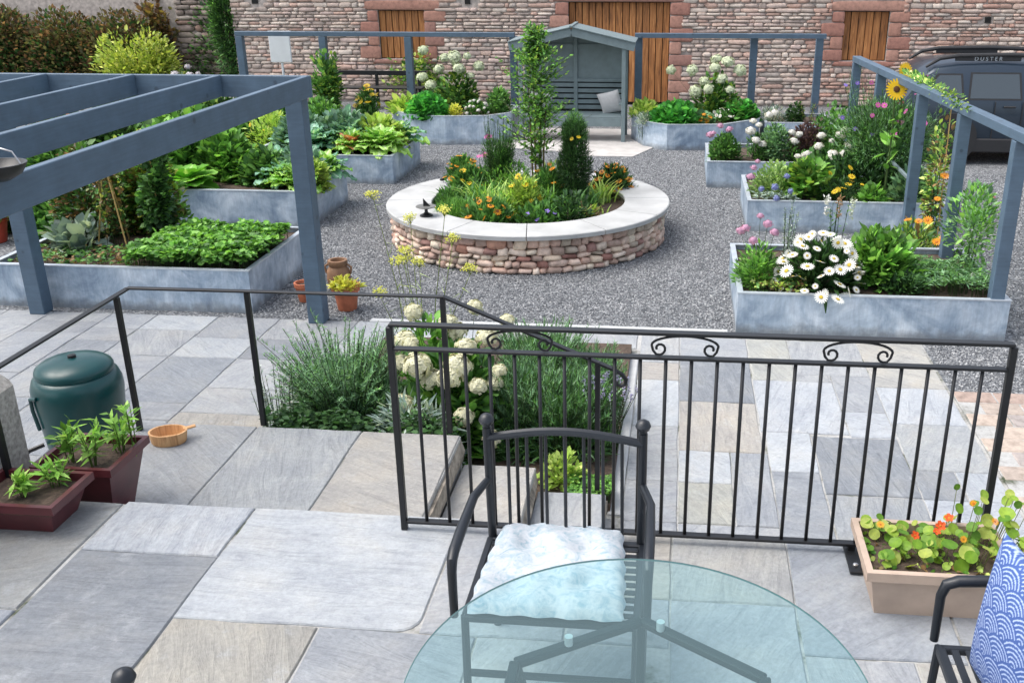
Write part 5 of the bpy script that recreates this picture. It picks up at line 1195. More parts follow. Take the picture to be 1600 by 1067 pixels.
for i, (x, y, r_, h_, lab, pp) in enumerate(((-.98, 6.0, .27, .62, 'tall green lavender bush seen through the middle of the railing', P_ROSE), (-.68, 5.95, .3, .56, 'second lavender bush behind the chair back', np.r_[P_ROSE, P_MID]), (-.95, 6.7, .34, .60, 'rear lavender bush at the back of the sunken bed', P_ROSE), (-.58, 6.6, .22, .48, 'lavender by the white kerb', P_ROSE))):
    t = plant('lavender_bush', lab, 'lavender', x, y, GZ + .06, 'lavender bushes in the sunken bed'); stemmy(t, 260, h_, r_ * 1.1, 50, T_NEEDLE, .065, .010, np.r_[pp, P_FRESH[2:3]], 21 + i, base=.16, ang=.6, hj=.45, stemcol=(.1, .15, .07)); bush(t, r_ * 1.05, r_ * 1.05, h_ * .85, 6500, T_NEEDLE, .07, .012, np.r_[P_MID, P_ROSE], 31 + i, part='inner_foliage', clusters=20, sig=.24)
t = plant('lavender', 'grey lavender spikes flopping over the white kerb', 'lavender', -.40, 5.95, GZ + .06); o_, tips = stemmy(t, 40, .5, .18, 18, T_NARROW, .03, .008, P_SILV, 36, base=.06, ang=.5)
g = RG(37); k = len(tips) * 10; lm = LM(); q = np.repeat(tips, 10, 0) + np.c_[g.g.standard_normal((k, 2)) * .005, g.g.random(k) * .05]; lm.put(T_BALL, q, g.sph(k), g.sph(k), .011, .011, g.col(k, pal((122, 118, 150), (150, 148, 168)))); lm.build('flower_spikes', PETAL, t)
t = plant('spurge', 'yellow green leafy spurge in the near bed corner', 'shrub', -.66, 5.5, GZ + .06); bush(t, .15, .12, .2, 420, T_OVATE, .045, .028, P_LIME, 38, clusters=12)
t = plant('ground_cover', 'low green ground cover beside the kerb below the spurge', 'ground cover', -.47, 5.38, GZ + .06); mat_(t, .26, .22, .1, 900, T_OVATE, .03, .022, P_FRESH, 39)

# --- round planter
SZ = -.385
def rp(name, label, cat, x, y, group=None): return plant(name, label, cat, x, y, SZ, group)
def helen(label, x, y, r_, h_, nf, seed, F=None, P_=None, sz=.088, ring_=None):
    t = rp('helenium', label, 'helenium', x, y, 'heleniums in the round planter'); bush(t, r_, r_, h_, 1800, T_NARROW, .08, .028, P_ if P_ is not None else P_MID, seed, clusters=20, sig=.25, up=1.0); blooms(t, 'flower', F or F_HEL, domepts(nf, r_ * 1.08, r_ * 1.08, h_ * 1.12, seed + 1, .25), sz, seed + 2, wob=.35, stems_from=.1)
helen('orange helenium cushion at the front of the round planter', -2.1, 10.78, .27, .28, 17, 100)
helen('orange helenium at the left back of the round planter', -2.68, 12.2, .24, .46, 15, 103)
helen('yellow helenium just right of the left orange one', -2.58, 12.0, .2, .38, 10, 106, F_YEL)
helen('orange and yellow helenium overhanging the right back coping', -.82, 12.35, .25, .36, 26, 109, F_HEL, P_DARK, .08)
helen('yellow coreopsis in the centre of the round planter', -1.78, 11.3, .2, .42, 11, 112, F_YEL, P_LIME, .08)
helen('orange daisies in front of the bamboo stems', -1.55, 11.8, .2, .44, 7, 115, F_ORA, P_MID, .08)
t = rp('echinacea', 'pink coneflowers on bare stems at the back left of the circle', 'coneflower', -2.45, 12.6); blooms(t, 'flower', F_PINK, [(-.1, 0, .42), (.02, .05, .66), (.0, -.1, .46)], .1, 118, (0, -.6, 1), .2, 0); bush(t, .15, .15, .22, 200, T_NARROW, .1, .03, P_MID, 119)
t = rp('dark_conical_bush', 'soft dark green fennel like bush left of the sapling', 'shrub', -2.25, 12.35); bush(t, .2, .2, .7, 5500, T_NEEDLE, .06, .009, np.r_[P_DARK, P_MID], 120, shape='tower', clusters=18, sig=.3); stemmy(t, 60, .98, .22, 50, T_NEEDLE, .06, .008, np.r_[P_MID, P_DARK], 420, part='outer_sprays', base=.14, hj=.35)
t = rp('fennel_column', 'dark feathery green column right of the sapling', 'shrub', -1.22, 11.75); bush(t, .17, .17, 1.02, 9500, T_NEEDLE, .06, .009, P_DARK, 122, shape='tower', clusters=22, sig=.3, fill=.8); stemmy(t, 50, 1.02, .15, 60, T_NEEDLE, .06, .008, np.r_[P_DARK, P_MID], 422, part='outer_sprays', base=.16, hj=.3); bush(t, .14, .14, .32, 1500, T_NEEDLE, .06, .008, P_MID, 123, part='top_foliage', z0=.80)
blooms(t, 'flower', F_YEL, [(-.02, -.16, .84), (.06, -.15, .86)], .06, 124)
t = rp('sapling', 'tall slender leafy sapling standing in the centre of the round planter', 'young tree', -1.72, 12.05)
g = RG(125); ns = 5
for k, (dx, dy, hh) in enumerate(((-.02, 0, 2.05), (.05, .03, 1.6), (-.07, .04, 1.35), (.09, -.02, 1.2), (.02, .08, 1.0))): MB().tube([(dx * .8, dy, 0), (dx, dy, hh * .5), (dx * 1.4, dy * 1.2, hh)], [.014, .01, .004], 6).build('stem', simple('sapling_bark%d' % k, srgb(96, 84, 54), .8, bumps=0), t)
lm = LM(); nb_ = 290; zb = .42 + 1.6 * g.g.random(nb_) ** .85; wr = np.interp(zb, [.4, .7, 1.1, 1.6, 2.1], [.2, .5, .42, .3, .07]) * (1 + .4 * np.sin(zb * 9 + 1)); az = g.g.random(nb_) * 2 * PI; A = np.c_[g.g.standard_normal((nb_, 2)) * .03, zb]; B = A + np.c_[np.cos(az) * wr, np.sin(az) * wr, wr * .6] * (.5 + .6 * g.g.random((nb_, 1)))
lm.stems(A, B, .0035, .0015, (.10, .13, .04)); k = 11; u = g.g.random((nb_, k, 1)); Q = (A[:, None] * (1 - u) + B[:, None] * u + g.g.standard_normal((nb_, k, 3)) * .012).reshape(-1, 3); D = nz(np.repeat(nz(B - A), k, 0) + .9 * g.sph(nb_ * k)); lm.put(T_OVATE, Q, D, nz(np.array([0, 0, 1.]) + .6 * g.sph(len(Q))), .056 * (.7 + .5 * g.g.random(len(Q))), .034, g.col(len(Q), np.r_[P_FRESH, P_MID, P_LIME[:1]])); lm.build('crown', LEAF, t)
for i, (x, y, L_, n_, lab, pp) in enumerate(((-2.25, 11.5, .42, 150, 'arching striped lily leaves in the left half of the circle', np.r_[P_FRESH, P_LIME]), (-1.85, 11.9, .45, 170, 'tall strappy leaves round the foot of the sapling', np.r_[P_FRESH, P_LIME]), (-2.4, 11.15, .3, 150, 'fine grassy clump near the sundial side', P_MID), (-1.1, 11.6, .34, 110, 'strappy leaves below the dark feathery column', P_MID), (-.95, 12.0, .34, 110, 'pale strappy leaves beside the right helenium', P_LIME), (-1.55, 11.55, .36, 120, 'arching green blades in the middle of the circle', np.r_[P_FRESH, P_MID]), (-2.5, 11.75, .36, 110, 'green blades below the left helenium', P_MID), (-1.0, 11.25, .22, 60, 'sparse tan grass at the right inner edge', np.r_[P_BROWN, P_LIME[:1]]))):
    t = rp('lily_leaves', lab, 'grasses', x, y, 'strappy leaved clumps in the round planter'); fountain(t, n_, L_, .022, pp, 130 + i, .07, .85)
for i, (x, y, r_, h_, lab, pp, T_, n_) in enumerate(((-1.55, 10.95, .3, .2, 'low geranium mound with purple flowers at the front', P_MID, T_OVATE, 1200), (-1.18, 11.0, .22, .34, 'dark glossy leaved clump at the front right', P_DARK, T_OVATE, 500), (-2.52, 10.98, .26, .24, 'feathery light green clump at the front left', P_FRESH, T_NEEDLE, 4200), (-2.05, 11.15, .25, .3, 'yellow green leafy filler behind the front helenium', np.r_[P_FRESH, P_LIME], T_NARROW, 900), (-2.7, 11.6, .2, .22, 'green cushion at the left inner edge', P_MID, T_NARROW, 800), (-1.5, 12.4, .35, .4, 'pale variegated foliage at the back of the circle', np.r_[P_SILV, P_LIME], T_NARROW, 1500), (-2.1, 12.2, .35, .45, 'lush green foliage between the two dark bushes', P_FRESH, T_NARROW, 1600))):
    t = rp('leafy_clump', lab, 'plant', x, y, 'leafy clumps in the round planter'); bush(t, r_, r_, h_, n_, T_, .06 if T_ is not T_NEEDLE else .05, .035 if T_ is T_OVATE else (.018 if T_ is T_NARROW else .005), pp, 150 + i, clusters=18)
    if i == 0: blooms(t, 'flower', F_PURP, [(-.1, -.22, .15), (.02, -.26, .1), (.12, -.18, .18), (.2, -.15, .15)], .06, 160, (0, -.7, 1), .2)
t = rp('purple_lavender', 'small purple lavender tuft at the left inner rim', 'lavender', -2.8, 11.85); bush(t, .1, .12, .2, 300, T_NEEDLE, .05, .008, pal((92, 78, 150), (110, 96, 170), (80, 100, 70)), 161)

# --- right hand beds
R1Z, R2Z = -.38, -.38
t = plant('shasta_daisy', 'mound of white yellow centred daisies spilling over the front right bed', 'daisies', 1.3, 8.78, R1Z)
bush(t, .33, .25, .42, 1700, T_NARROW, .085, .03, P_DARK, 200, clusters=24); dp = list(domepts(54, .38, .35, .52, 203, .05)); dp += [(-.02, -.4, .06), (.12, -.42, .05), (-.16, -.36, .1), (.22, -.36, .1)]
blooms(t, 'flower', F_DAISY, dp, .10, 204, (0, -.55, 1), .5, stems_from=.1, jit=.22)
MB().tube([(.03, -.3, .1), (.03, -.37, -.02), (.035, -.385, -.09)], [.02, .016, .004], 6, col=tuple(P_DARK[1])).build('hanging_shoot', LEAF, t)
t = plant('pink_achillea', 'pink yarrow on green foliage at the left end of the front right bed', 'yarrow', .76, 8.9, R1Z); bush(t, .2, .24, .38, 1300, T_NARROW, .06, .022, P_FRESH, 205); blooms(t, 'flower_head', H_PINK, [(-.12, .1, .5), (-.06, -.1, .44), (.08, .12, .54), (.14, .05, .48), (-.15, .3, .42), (.02, .25, .58)], .09, 206, wob=.15, stems_from=.1)
t = plant('low_yellowing_herbs', 'sparse yellowing herbs in the near left corner of the front right bed', 'herbs', .95, 8.66, R1Z); mat_(t, .45, .28, .14, 420, T_OVATE, .04, .028, np.r_[P_LIME, P_BROWN, P_MID], 207)
t = plant('silver_spire', 'grey green spires behind the pink yarrow', 'foliage plant', 1.05, 9.3, R1Z); stemmy(t, 9, .72, .12, 34, T_NARROW, .05, .018, P_SILV, 208, base=.06)
t = plant('white_spires', 'white and brown flower spires behind the daisy mound', 'foliage plant', 1.5, 9.45, R1Z); stemmy(t, 7, .72, .16, 16, T_NARROW, .06, .02, P_MID, 209, base=.08); g = RG(210); lm = LM()
for (a, b_2, h_, c) in ((-.08, 0, .72, (.78, .78, .74)), (.04, .02, .70, (.5, .3, .16)), (.16, 0, .68, (.74, .78, .66))):
    k = 60; lm.put(T_NARROW, np.c_[a + g.g.standard_normal(k) * .012, b_2 + g.g.standard_normal(k) * .012, h_ - .2 * g.g.random(k)], g.sph(k) + np.array([0, 0, .6]), g.sph(k), .035, .015, np.array([c]) * (1 + .1 * g.g.standard_normal((k, 1))))
lm.build('flower_spikes', PETAL, t)
t = plant('dahlia', 'leafy bright green dahlia right of the daisy mound', 'dahlia', 1.88, 9.05, R1Z); bush(t, .38, .32, .46, 1500, T_OVATE, .095, .058, P_FRESH, 211, clusters=26, sig=.24)
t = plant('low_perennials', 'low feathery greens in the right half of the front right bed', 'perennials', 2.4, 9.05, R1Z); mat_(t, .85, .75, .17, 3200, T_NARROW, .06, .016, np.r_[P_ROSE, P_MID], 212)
t = plant('dark_rosette', 'dark bushy foliage between the dahlia and the low greens', 'perennials', 2.05, 8.75, R1Z); bush(t, .2, .14, .16, 450, T_NARROW, .06, .02, P_DARK, 213)
t = plant('clematis', 'fresh green clematis climbing the second fence post', 'climber', RX(9.2), 9.35, R1Z); bush(t, .2, .5, .85, 900, T_OVATE, .06, .03, np.r_[P_FRESH, P_ROSE], 214, shape='col', clusters=12, sig=.3, fill=.7)
blooms(t, 'flower', F_DAISY, [(-.05, -.42, .12)], .07, 215)
t = plant('rail_vine', 'pale green vine draped along the receding top rail', 'climber', RX(11), 11.0, 1.07); bush(t, .09, 1.5, .13, 520, T_OVATE, .045, .028, np.r_[P_LIME, P_FRESH], 216, shape='col', clusters=9, sig=.28, stem=False)
t = plant('hanging_vine', 'sparse pale vine hanging beside the middle fence post', 'climber', RX(10.9) + .1, 10.8, GZ + .1); bush(t, .12, .2, 1.62, 900, T_OVATE, .055, .035, np.r_[P_LIME, P_BROWN, P_MID], 217, shape='col', clusters=24, sig=.2)
MB().tube([(.02, -.1, 1.6), (.05, -.12, 0)], .006, 5).build('cane', BAMBOO, t)
t = plant('calendula', 'orange marigolds and yellow green stems behind the front right bed', 'marigolds', 2.5, 10.5, GZ); bush(t, .3, .3, .5, 900, T_NARROW, .09, .03, np.r_[P_MID, P_LIME, P_BROWN[:1]], 218, clusters=20); blooms(t, 'flower', F_ORA, [(.24, -.28, .42), (.17, -.3, .40), (.28, -.2, .48), (-.02, -.24, .6), (-.12, -.2, .6), (.08, -.2, .6), (.2, 0, .78), (.27, .1, 1.0)], .085, 219, (0, -.6, 1), .3, 0)
# middle right bed
t = plant('sedum', 'pale green sedum mound at the left of the middle right bed', 'sedum', 1.2, 12.5, R2Z); bush(t, .3, .28, .42, 1700, T_OVATE, .05, .035, pal((128, 162, 88), (112, 148, 84), (150, 178, 108), (96, 130, 70)), 220); blooms(t, 'flower_head', H_PINK, [(-.26, -.05, .36), (-.2, .15, .4), (-.3, -.2, .28)], .1, 221, wob=.1)
t = plant('leafy_geum', 'bright green leafy clump with broad leaves in the middle right bed', 'perennials', 1.62, 12.4, R2Z); bush(t, .26, .24, .5, 700, T_OVATE, .10, .085, np.r_[P_FRESH, P_LIME[:1]], 222)
t = plant('globe_thistle', 'blue globe thistles at the front rim of the middle right bed', 'thistles', 1.2, 12.15, R2Z); blooms(t, 'flower_head', H_BLUE, [(-.18, -.06, .17), (-.02, -.08, .2), (.12, 0, .32), (.17, -.08, .16), (.0, -.14, .08)], .085, 223, stems_from=0); mat_(t, .5, .25, .12, 260, T_NARROW, .07, .02, P_SILV, 224)
t = plant('yellow_daisies', 'cluster of yellow flowers in the centre of the middle right bed', 'flowers', 2.0, 12.25, R2Z); bush(t, .25, .2, .28, 600, T_NARROW, .06, .02, P_DARK, 225); blooms(t, 'flower', F_YEL, [(-.16, -.05, .36), (.08, 0, .42), (.1, -.04, .32), (.06, -.1, .24), (.0, -.14, .2), (-.06, -.14, .18), (-.1, -.15, .16), (.22, -.1, .24), (.1, -.06, .27)], .075, 226, stems_from=0)
t = plant('lettuce', 'small bright green lettuce at the rim of the middle right bed', 'lettuce', 2.35, 12.15, R2Z); bush(t, .16, .12, .2, 260, T_OVATE, .08, .065, P_FRESH, 227)
t = plant('grey_leaf_perennial', 'grey green leafy perennial at the right end of the middle right bed', 'perennials', 2.85, 12.3, R2Z); bush(t, .3, .25, .4, 700, T_OVATE, .09, .06, P_ROSE, 228)
t = plant('dark_backfill', 'dark green perennials behind the yellow flowers', 'perennials', 2.3, 12.75, R2Z); bush(t, .6, .35, .5, 2000, T_NARROW, .08, .03, P_DARK, 229, clusters=28)
t = plant('white_panicles', 'hydrangea with white panicles left of the tall cosmos', 'hydrangea', 1.95, 13.2, R2Z); bush(t, .45, .3, .5, 900, T_OVATE, .09, .06, P_MID, 230); blooms(t, 'flower_head', H_WHITE, [(-.3, -.2, .42), (-.15, -.1, .52), (0, -.15, .6), (.12, -.05, .66), (.25, -.15, .56), (-.4, -.1, .38), (.02, -.28, .44), (.2, .1, .7), (-.1, .1, .62), (.35, 0, .58), (-.22, -.3, .34), (.15, -.3, .46)], .15, 231, wob=.3, stems_from=.05)
t = plant('cosmos', 'tall feathery cosmos with pink and mauve flowers before the fence', 'cosmos', 2.62, 13.05, R2Z)
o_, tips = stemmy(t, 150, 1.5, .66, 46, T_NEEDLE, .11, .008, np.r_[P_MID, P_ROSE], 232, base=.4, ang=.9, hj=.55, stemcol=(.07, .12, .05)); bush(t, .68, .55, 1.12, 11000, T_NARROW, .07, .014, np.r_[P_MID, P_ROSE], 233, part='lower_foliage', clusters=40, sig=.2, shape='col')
sel = tips[np.argsort(tips[:, 1])[:46:2]]; blooms(t, 'flower', F_PINK, sel[:16], .07, 234, (0, -1, .8), .4)
blooms(t, 'flower', F_PURP, sel[16:], .06, 235, (0, -1, .8), .4)
# sunflowers
for i, (x, y, h_, az_, lab) in enumerate(((2.50, 12.2, 1.36, -.5, 'lower sunflower facing the terrace, below the top rail'), (2.66, 12.6, 1.53, .9, 'upper sunflower turned sideways above the top rail'))):
    t = plant('sunflower', lab, 'sunflower', x, y, R2Z, 'two sunflowers by the fence'); MB().tube([(0, 0, 0), (.02, .02, h_ * .6), (0, 0, h_ - .05), (0, -.03, h_)], [.012, .011, .009, .008], 6, col=(.1, .17, .05)).build('stem', LEAF, t)
    o = link('flower_head', F_SUN, t, (0, -.05, h_), scale=(.25 - .05 * i,) * 3); face(o, (.1 if i == 0 else .5, -1, .35))
    stemmy(t, 3, h_ * .8, .1, 5, T_OVATE, .2, .12, P_FRESH, 240 + i, base=.02, t0=.4)
# third right bed
t = plant('pink_sedum', 'pink flowered clump at the left of the third right bed', 'sedum', .68, 14.75, R2Z); bush(t, .24, .24, .36, 1300, T_OVATE, .055, .035, P_MID, 250); blooms(t, 'flower_head', H_PINK, [(-.18, -.05, .4), (-.08, .1, .48), (.05, .05, .44), (-.22, .1, .35)], .12, 251, wob=.1)
t = plant('white_phlox', 'white phlox beside the dark foliage in the third right bed', 'phlox', 1.12, 14.85, R2Z); bush(t, .16, .16, .38, 500, T_NARROW, .07, .025, P_MID, 252); blooms(t, 'flower_head', H_WHITE, [(-.08, -.05, .42), (.04, .0, .5), (0, -.12, .3), (.1, -.08, .24), (-.04, .1, .54), (.2, .3, .6), (.28, .35, .62)], .13, 253, wob=.15, stems_from=0)
t = plant('green_shrub', 'mid green shrub between white phlox and purple shrub', 'shrub', 1.42, 14.9, R2Z); bush(t, .25, .24, .5, 1500, T_OVATE, .05, .035, P_ROSE, 254)
t = plant('purple_shrub', 'dark purple leaved shrub in the third right bed', 'shrub', 1.9, 15.0, R2Z); bush(t, .32, .26, .5, 1700, T_OVATE, .055, .035, P_PURP, 255)
t = plant('pale_phlox', 'pale pink flower clump between green and purple shrubs', 'phlox', 1.65, 14.75, R2Z); blooms(t, 'flower_head', H_WHITE, [(-.02, 0, .42), (.08, .03, .38), (.02, -.05, .3)], .12, 256, stems_from=0); bush(t, .14, .12, .3, 200, T_NARROW, .06, .02, P_MID, 257)
t = plant('tall_backfill', 'bushy greenery behind the white panicles', 'shrub', 2.3, 15.1, R2Z); bush(t, .4, .4, .75, 2200, T_OVATE, .06, .04, P_MID, 258, clusters=28)
# far right small bed
t = plant('silver_tuft', 'silvery tuft at the left of the small far bed', 'perennials', 1.68, 18.3, -.4); bush(t, .25, .2, .3, 600, T_NARROW, .07, .02, np.r_[P_SILV, pal((190, 192, 180))], 260)
t = plant('small_shrub', 'small dark shrub in the middle of the small far bed', 'shrub', 2.06, 18.4, -.4); bush(t, .16, .16, .36, 500, T_OVATE, .055, .04, P_DARK, 261)
t = plant('thin_stalks', 'thin brown stalks in the small far bed', 'perennials', 2.28, 18.3, -.4); stemmy(t, 12, .4, .2, 14, T_NARROW, .05, .015, np.r_[P_BROWN, P_LIME], 262, base=.1)
# arbour side beds
def nast(label, x, y, z, r_, h_, seed, p=P_FRESH): t = plant('nasturtium', label, 'nasturtium', x, y, z, 'nasturtium mounds beside the arbour'); bush(t, r_, r_ * .8, h_, 1500, T_ROUND, .085, .085, p, seed, up=.2, clusters=26, sig=.24); return t
PN = pal((52, 128, 44), (66, 148, 54), (44, 108, 40), (84, 162, 66))
nast('vivid green nasturtium mound in the bed left of the arbour', -4.5, 17.75, -.28, .42, .42, 270, PN); nast('vivid green nasturtium mound at the left of the bed right of the arbour', -.05, 17.6, -.34, .48, .42, 271, PN)
t = nast('round green nasturtium mound at the right of the arbour bed', 1.08, 18.1, -.34, .35, .38, 272, np.r_[PN, P_MID])
t = plant('orange_nasturtium', 'orange flowers low in the middle of the bed right of the arbour', 'flowers', .42, 17.6, -.34); bush(t, .2, .15, .25, 300, T_ROUND, .08, .08, P_ROSE, 273); blooms(t, 'flower', F_ORA, [(-.05, -.12, .12), (.05, -.13, .1), (.1, -.1, .16), (.0, -.1, .2)], .1, 274)
t = plant('white_bedding', 'small white flowers between two green mounds right of the arbour', 'flowers', .75, 17.9, -.34); bush(t, .18, .14, .22, 300, T_NARROW, .06, .03, P_MID, 275); blooms(t, 'flower', F_DAISY, domepts(16, .2, .18, .26, 276, .2), .06, 277)
t = plant('hosta', 'lime green hosta at the left end of the bed left of the arbour', 'hosta', -4.98, 18.1, -.28); bush(t, .28, .25, .25, 300, T_OVATE, .13, .08, P_LIME, 278)
t = plant('lime_foliage', 'lime green foliage at the left end of the bed right of the arbour', 'perennials', -.62, 18.2, -.34); bush(t, .26, .3, .28, 500, T_OVATE, .1, .06, P_LIME, 279)
t = plant('silver_trailer', 'silvery trailing plant hanging over the bed right of the arbour', 'perennials', -.6, 17.55, -.34); bush(t, .16, .14, .2, 400, T_NARROW, .07, .015, np.r_[P_SILV, pal((190, 200, 190))], 280); stemmy(t, 18, -.26, .12, 14, T_NARROW, .05, .012, P_SILV, 281, base=.12)
t = plant('yellow_bedding', 'small yellow leaved plant in the bed left of the arbour', 'perennials', -3.98, 17.75, -.28); bush(t, .14, .12, .24, 350, T_OVATE, .05, .035, P_YEL, 282)
t = plant('white_bedding', 'white flower clump in the bed left of the arbour', 'flowers', -3.62, 17.85, -.28); bush(t, .24, .16, .26, 450, T_OVATE, .06, .04, P_MID, 283); blooms(t, 'flower_head', H_WHITE, domepts(15, .24, .2, .3, 284, .2), .075, 285)
t = plant('green_filler', 'mid green foliage at the right end of the bed left of the arbour', 'perennials', -3.28, 18.15, -.28); bush(t, .22, .3, .45, 900, T_OVATE, .07, .045, P_MID, 286)
for i, (x, y, lab, pts_) in enumerate(((-4.15, 18.6, 'hydrangea with pale green white heads left of the arbour', [(-.55, -.1, 1.1), (-.15, -.15, .98), (.02, -.1, .98), (.25, -.05, 1.0), (-.25, -.2, .78), (.32, -.12, .66), (-.6, -.1, .62), (-.42, -.22, .5), (.12, -.2, .8), (.45, .0, .82)]), (.62, 18.45, 'hydrangea with pale green white heads right of the arbour', [(-.42, -.05, .8), (-.2, -.15, .62), (-.02, -.1, .85), (.1, -.15, .66), (.0, 0, .98), (.42, -.05, .8), (.25, -.2, .48), (-.35, -.2, .45), (.2, -.1, .95), (-.12, -.25, .5), (-.8, .1, .78)]))):
    t = plant('hydrangea', lab, 'hydrangea', x, y, -.3, 'far hydrangeas beside the arbour'); bush(t, .42, .3, .72, 900, T_OVATE, .1, .065, np.r_[P_MID, P_LIME[:1]], 290 + i, clusters=20); blooms(t, 'flower_head', H_GREEN, pts_, .21, 295 + i, wob=.3, stems_from=.2)
# by the barn
t = plant('post_climber', 'dark green climber on the second post of the left frame', 'climber', -6.62, 18.6, GZ); bush(t, .26, .2, 1.45, 1500, T_OVATE, .09, .065, np.r_[P_MID, P_LIME[:1]], 300, shape='tower', clusters=30, sig=.2)
t = plant('broad_shrub', 'green shrub at the foot of the climber before the third bed', 'shrub', -6.4, 17.7, GZ); bush(t, .48, .4, .72, 1500, T_OVATE, .085, .055, np.r_[P_MID, P_FRESH], 301)
t = plant('rudbeckia', 'yellow rudbeckia clump in front of the black bench', 'rudbeckia', -5.95, 18.9, GZ); bush(t, .26, .24, .72, 1200, T_NARROW, .09, .035, P_MID, 302); blooms(t, 'flower', F_YEL, domepts(20, .27, .25, .82, 303, .5), .12, 304, stems_from=.3)
t = plant('wall_creeper', 'sparse yellow green creeper on the barn wall under the left window', 'climber', -5.9, 22.55, GZ + .2); bush(t, .85, .08, .95, 500, T_OVATE, .1, .07, np.r_[P_LIME, P_MID], 305, clusters=16, sig=.2, stem=False)
t = plant('dark_weeds', 'dark shrubs beside the black bench', 'shrub', -5.1, 20.9, GZ); bush(t, .6, .3, .5, 800, T_OVATE, .08, .05, P_DARK, 306)
# left background
def big(name, label, cat, x, y, rx, ry, h, n, T, L, W, p, seed, **k): t = plant(name, label, cat, x, y, GZ); bush(t, rx, ry, h, n, T, L, W, p, seed, **k); MB().tube([(0, 0, 0), (0, 0, h * .6)], [.06, .03], 7, col=(.12, .08, .05)).build('trunk', LEAF, t); return t
for i, (x, h_, lab) in enumerate(((-17.0, 1.95, 'copper brown hedge shrub at the far left edge'), (-15.4, 1.9, 'copper brown hedge shrub, second from the left'), (-13.9, 1.85, 'copper brown hedge shrub behind the yellow green maple'))):
    t = plant('hedge_shrub', lab, 'hedge', x, 24.5, GZ, 'copper brown hedge at the back left'); bush(t, 1.3, .9, h_, 9500, T_OVATE, .10, .07, np.r_[P_COPPER, P_DARK[:2], pal((92, 96, 60), (104, 100, 66))], 310 + i, clusters=60, sig=.24)
    bush(t, 1.2, .95, 1.15, 4500, T_OVATE, .10, .07, P_DARK, 314 + i, part='lower_foliage', clusters=30, sig=.2)
big('maple_shrub', 'bright yellow green maple shrub behind the pergola', 'shrub', -12.5, 22.6, 1.15, .8, 1.72, 7500, T_OVATE, .10, .06, pal((138, 158, 52), (156, 170, 62), (112, 136, 46), (170, 178, 84)), 320, clusters=30, sig=.17)
big('bronze_shrub', 'bronze leaved shrub above the yellow green maple', 'shrub', -13.3, 25.2, .9, .7, 2.15, 3500, T_OVATE, .12, .08, np.r_[P_COPPER, pal((150, 130, 60))], 321, clusters=30, sig=.2)
big('conifer', 'narrow dark green conifer at the left end of the barn', 'conifer', -10.35, 23.0, .42, .42, 3.2, 7000, T_NARROW, .12, .03, np.r_[P_MID, P_DARK], 322, shape='col', clusters=40, sig=.2)
t = plant('pink_hydrangea', 'pale pink and blue mophead flowers before the old wall', 'hydrangea', -10.9, 21.6, GZ); bush(t, .5, .35, .72, 900, T_OVATE, .1, .07, P_DARK, 323); blooms(t, 'flower_head', head_mesh('pale_head', 70, (.72, .68, .76), 9), domepts(9, .5, .35, .85, 324, .5), .2, 325, stems_from=.2)
ow = thing('garden_wall', 'dark ivy clad rubble wall between the hedge and the barn', 'wall', (-11.3, 25.2, GZ)); MB().box((-3.5, .2, 1.0), (10.5, .35, 2.2)).build('core', MORTARD, ow); rest = MB(); rr = random.Random(6)
z = 0
while z < 2.1:
    h = rr.uniform(.1, .18); x = -1.4
    while x < 1.7:
        w_ = rr.uniform(.18, .5); k = rr.randrange(8); f = rr.uniform(.4, .8); c = tuple(v * f for v in rr.choice(STC))
        o = link('stone', smesh[k][0], ow, (x + w_ / 2, 0, z + h / 2), col=c, scale=(w_ - .015, .14, h - .012)); x += w_
    z += h
iv = bush(ow, 1.3, .2, 2.4, 2600, T_OVATE, .1, .08, np.r_[P_DARK, P_MID], 330, part='ivy', clusters=30, sig=.2, stem=False); iv.location.y = -.08

# --- potted plants
for par, p_, z_, w_, d_, sd_, pp in ((tr1, None, .12, .36, .22, 340, P_LIME), (tr2, None, .30, .3, .24, 345, np.r_[P_FRESH, P_LIME])):
    pass
G_S = 'potted seedlings in the maroon troughs'
for i, (x, y, z_, h_, r_, lab) in enumerate(((-2.97, 3.78, .12, .13, .055, 'short seedling at the left in the smaller maroon trough'), (-2.88, 3.88, .12, .16, .06, 'taller seedling at the right in the smaller maroon trough'), (-2.99, 4.18, .09, .26, .055, 'slender seedling at the left of the larger maroon trough'), (-2.86, 4.15, .09, .26, .08, 'bushiest seedling in the middle of the larger maroon trough'), (-2.80, 4.30, .09, .22, .07, 'leafy seedling at the back of the larger maroon trough'), (-2.74, 4.33, .09, .3, .03, 'thin tall seedling in the right corner of the larger maroon trough'))):
    t = plant('seedling', lab, 'seedling', x, y, z_, G_S); stemmy(t, 7 if r_ > .04 else 3, h_, r_, 9, T_NARROW, .075, .026, pal((110, 156, 50), (128, 176, 62), (92, 140, 48), (150, 190, 84)), 350 + i, base=.02, ang=.95, taper=.1, t0=.3, stemcol=(.14, .22, .06), hj=.3)
t = plant('potted_succulent', 'yellow green succulent rosettes in the terracotta pot', 'succulent', -3.11, 8.75, GZ + .22); bush(t, .14, .13, .09, 420, T_OVATE, .045, .03, P_YEL, 360, clusters=10, stem=False)
t = plant('potted_coleus', 'yellowing leaves in the red pot at the left edge', 'potted plant', -8.02, 10.7, GZ + .26); bush(t, .2, .2, .32, 300, T_OVATE, .09, .06, np.r_[P_LIME, P_BROWN], 361)
t = plant('single_poppy', 'lone crimson flower on a thin stem in the gravel', 'flower', 3.52, 11.4, GZ); o_, tips = stemmy(t, 1, .62, .02, 10, T_NARROW, .07, .015, P_MID, 362, sr=.004); o = link('flower', fl_mesh('crimson_bloom', flower(6, (.42, .02, .07), (.1, .02, .03), inner=.25, cup=.25, w=1.2)), t, tuple(tips[0]), scale=(.075,) * 3); face(o, (0, -.6, 1))
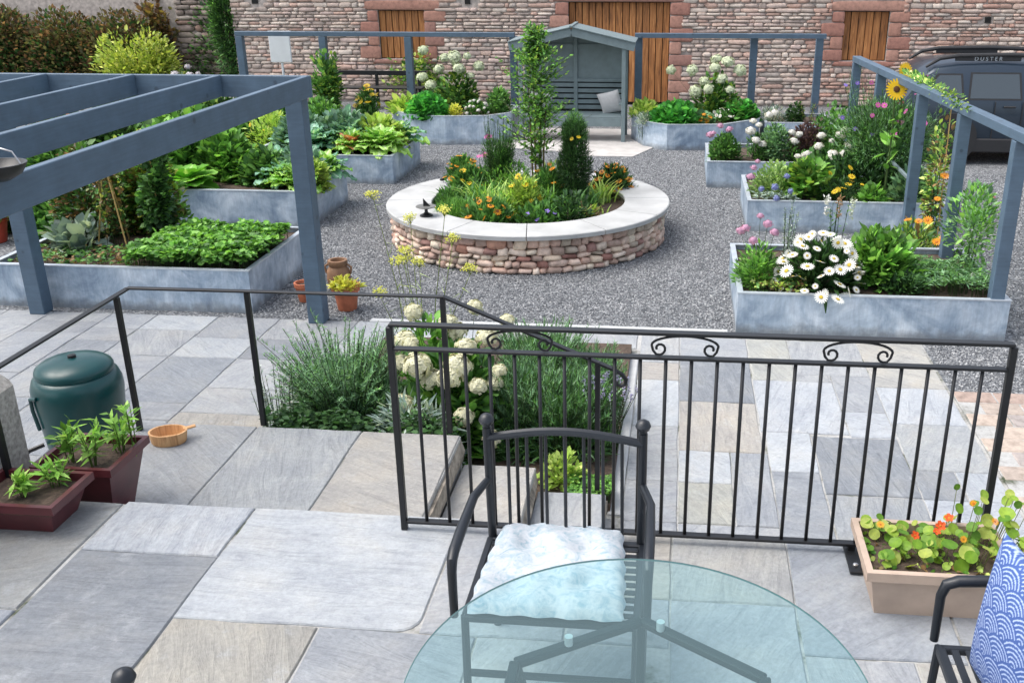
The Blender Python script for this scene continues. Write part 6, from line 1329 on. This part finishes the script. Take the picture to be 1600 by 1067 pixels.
# nasturtiums in the buff trough: the larger leaves are parts
g = RG(370); NL = []
for k in range(4):
    lm = LM(); c0 = pal((120, 160, 50), (150, 182, 70), (98, 142, 48), (172, 188, 92))[k]; rib = []
    v = [(0, 0, -.03)]; tt = [(1.35, 1.3, 1.2)]
    for ring_, rz_ in ((.3, -.01), (.5, .03)):
        for i in range(12): a = 2 * PI * i / 12; v.append((ring_ * math.cos(a) * (1 + .04 * math.sin(5 * a + k)), ring_ * math.sin(a), rz_ + .03 * math.sin(3 * a + k))); tt.append((1, 1, 1) if i % 2 else (1.14, 1.12, 1.1))
    f = [(0, i + 1, (i + 1) % 12 + 1) for i in range(12)]
    for i in range(12): j = (i + 1) % 12; f += [(1 + i, 13 + i, 13 + j), (1 + i, 13 + j, 1 + j)]
    lm.put(tmpl(v, f, tt), np.zeros((1, 3)), np.array([[1., 0, 0]]), np.array([[0, 0, 1.]]), 1., 1., c0[None]); NL.append(lm.mesh('leaf', LEAF))
t = plant('nasturtium', 'trailing nasturtium with orange red flowers in the buff trough', 'nasturtium', 1.095, 3.605, .16); lm = LM(); A = []; B = []
for i in range(150):
    u = g.g.random(); x = -.28 + .62 * u ** .8; y = (g.g.random() - .5) * .32; hh = (.05 + .07 * g.g.random()) * (1 + 1.1 * max(0, u - .45)); 
    if i < 16: x = .12 + .28 * g.g.random(); y = -.05 + .3 * g.g.random(); hh = .16 + .1 * g.g.random()
    if 16 <= i < 22: x = -.1 + .45 * g.g.random(); y = -.19 - .02 * g.g.random(); hh = .05
    sz = (.03 + .025 * g.g.random()) * (1.25 if i % 5 == 0 else 1); o = link('leaf', NL[g.g.integers(0, 4)], t, (x, y, hh), scale=(sz,) * 3); face(o, nz(np.array([0, -.35, 1]) + .4 * g.g.standard_normal(3)), g.g.random() * 6)
    A.append((x * .8, y * .7, -.01)); B.append((x, y, hh - .002))
lm.stems(np.array(A), np.array(B), .0022, .0016, (.26, .3, .12)); n = 500; q = np.c_[(g.g.random((n, 1)) - .5) * .54, (g.g.random((n, 1)) - .5) * .28, g.g.random((n, 1)) * .05]; lm.put(T_ROUND, q, g.sph(n), nz(g.sph(n) + np.array([0, 0, 1.])), .022, .022, g.col(n, np.r_[P_LIME, P_BROWN, P_FRESH[:1]])); stuff(lm.build('small_foliage', LEAF, t))
blooms(t, 'flower', F_RED, [(-.09, -.02, .13), (.02, .03, .15), (.06, .06, .17), (.0, .0, .14)], .042, 371, (0, -.8, 1), .3); blooms(t, 'flower', F_ORA, [(.16, .1, .22), (.22, .0, .2), (-.2, .1, .1), (.1, -.03, .13)], .032, 372, (0, -.8, 1), .3)
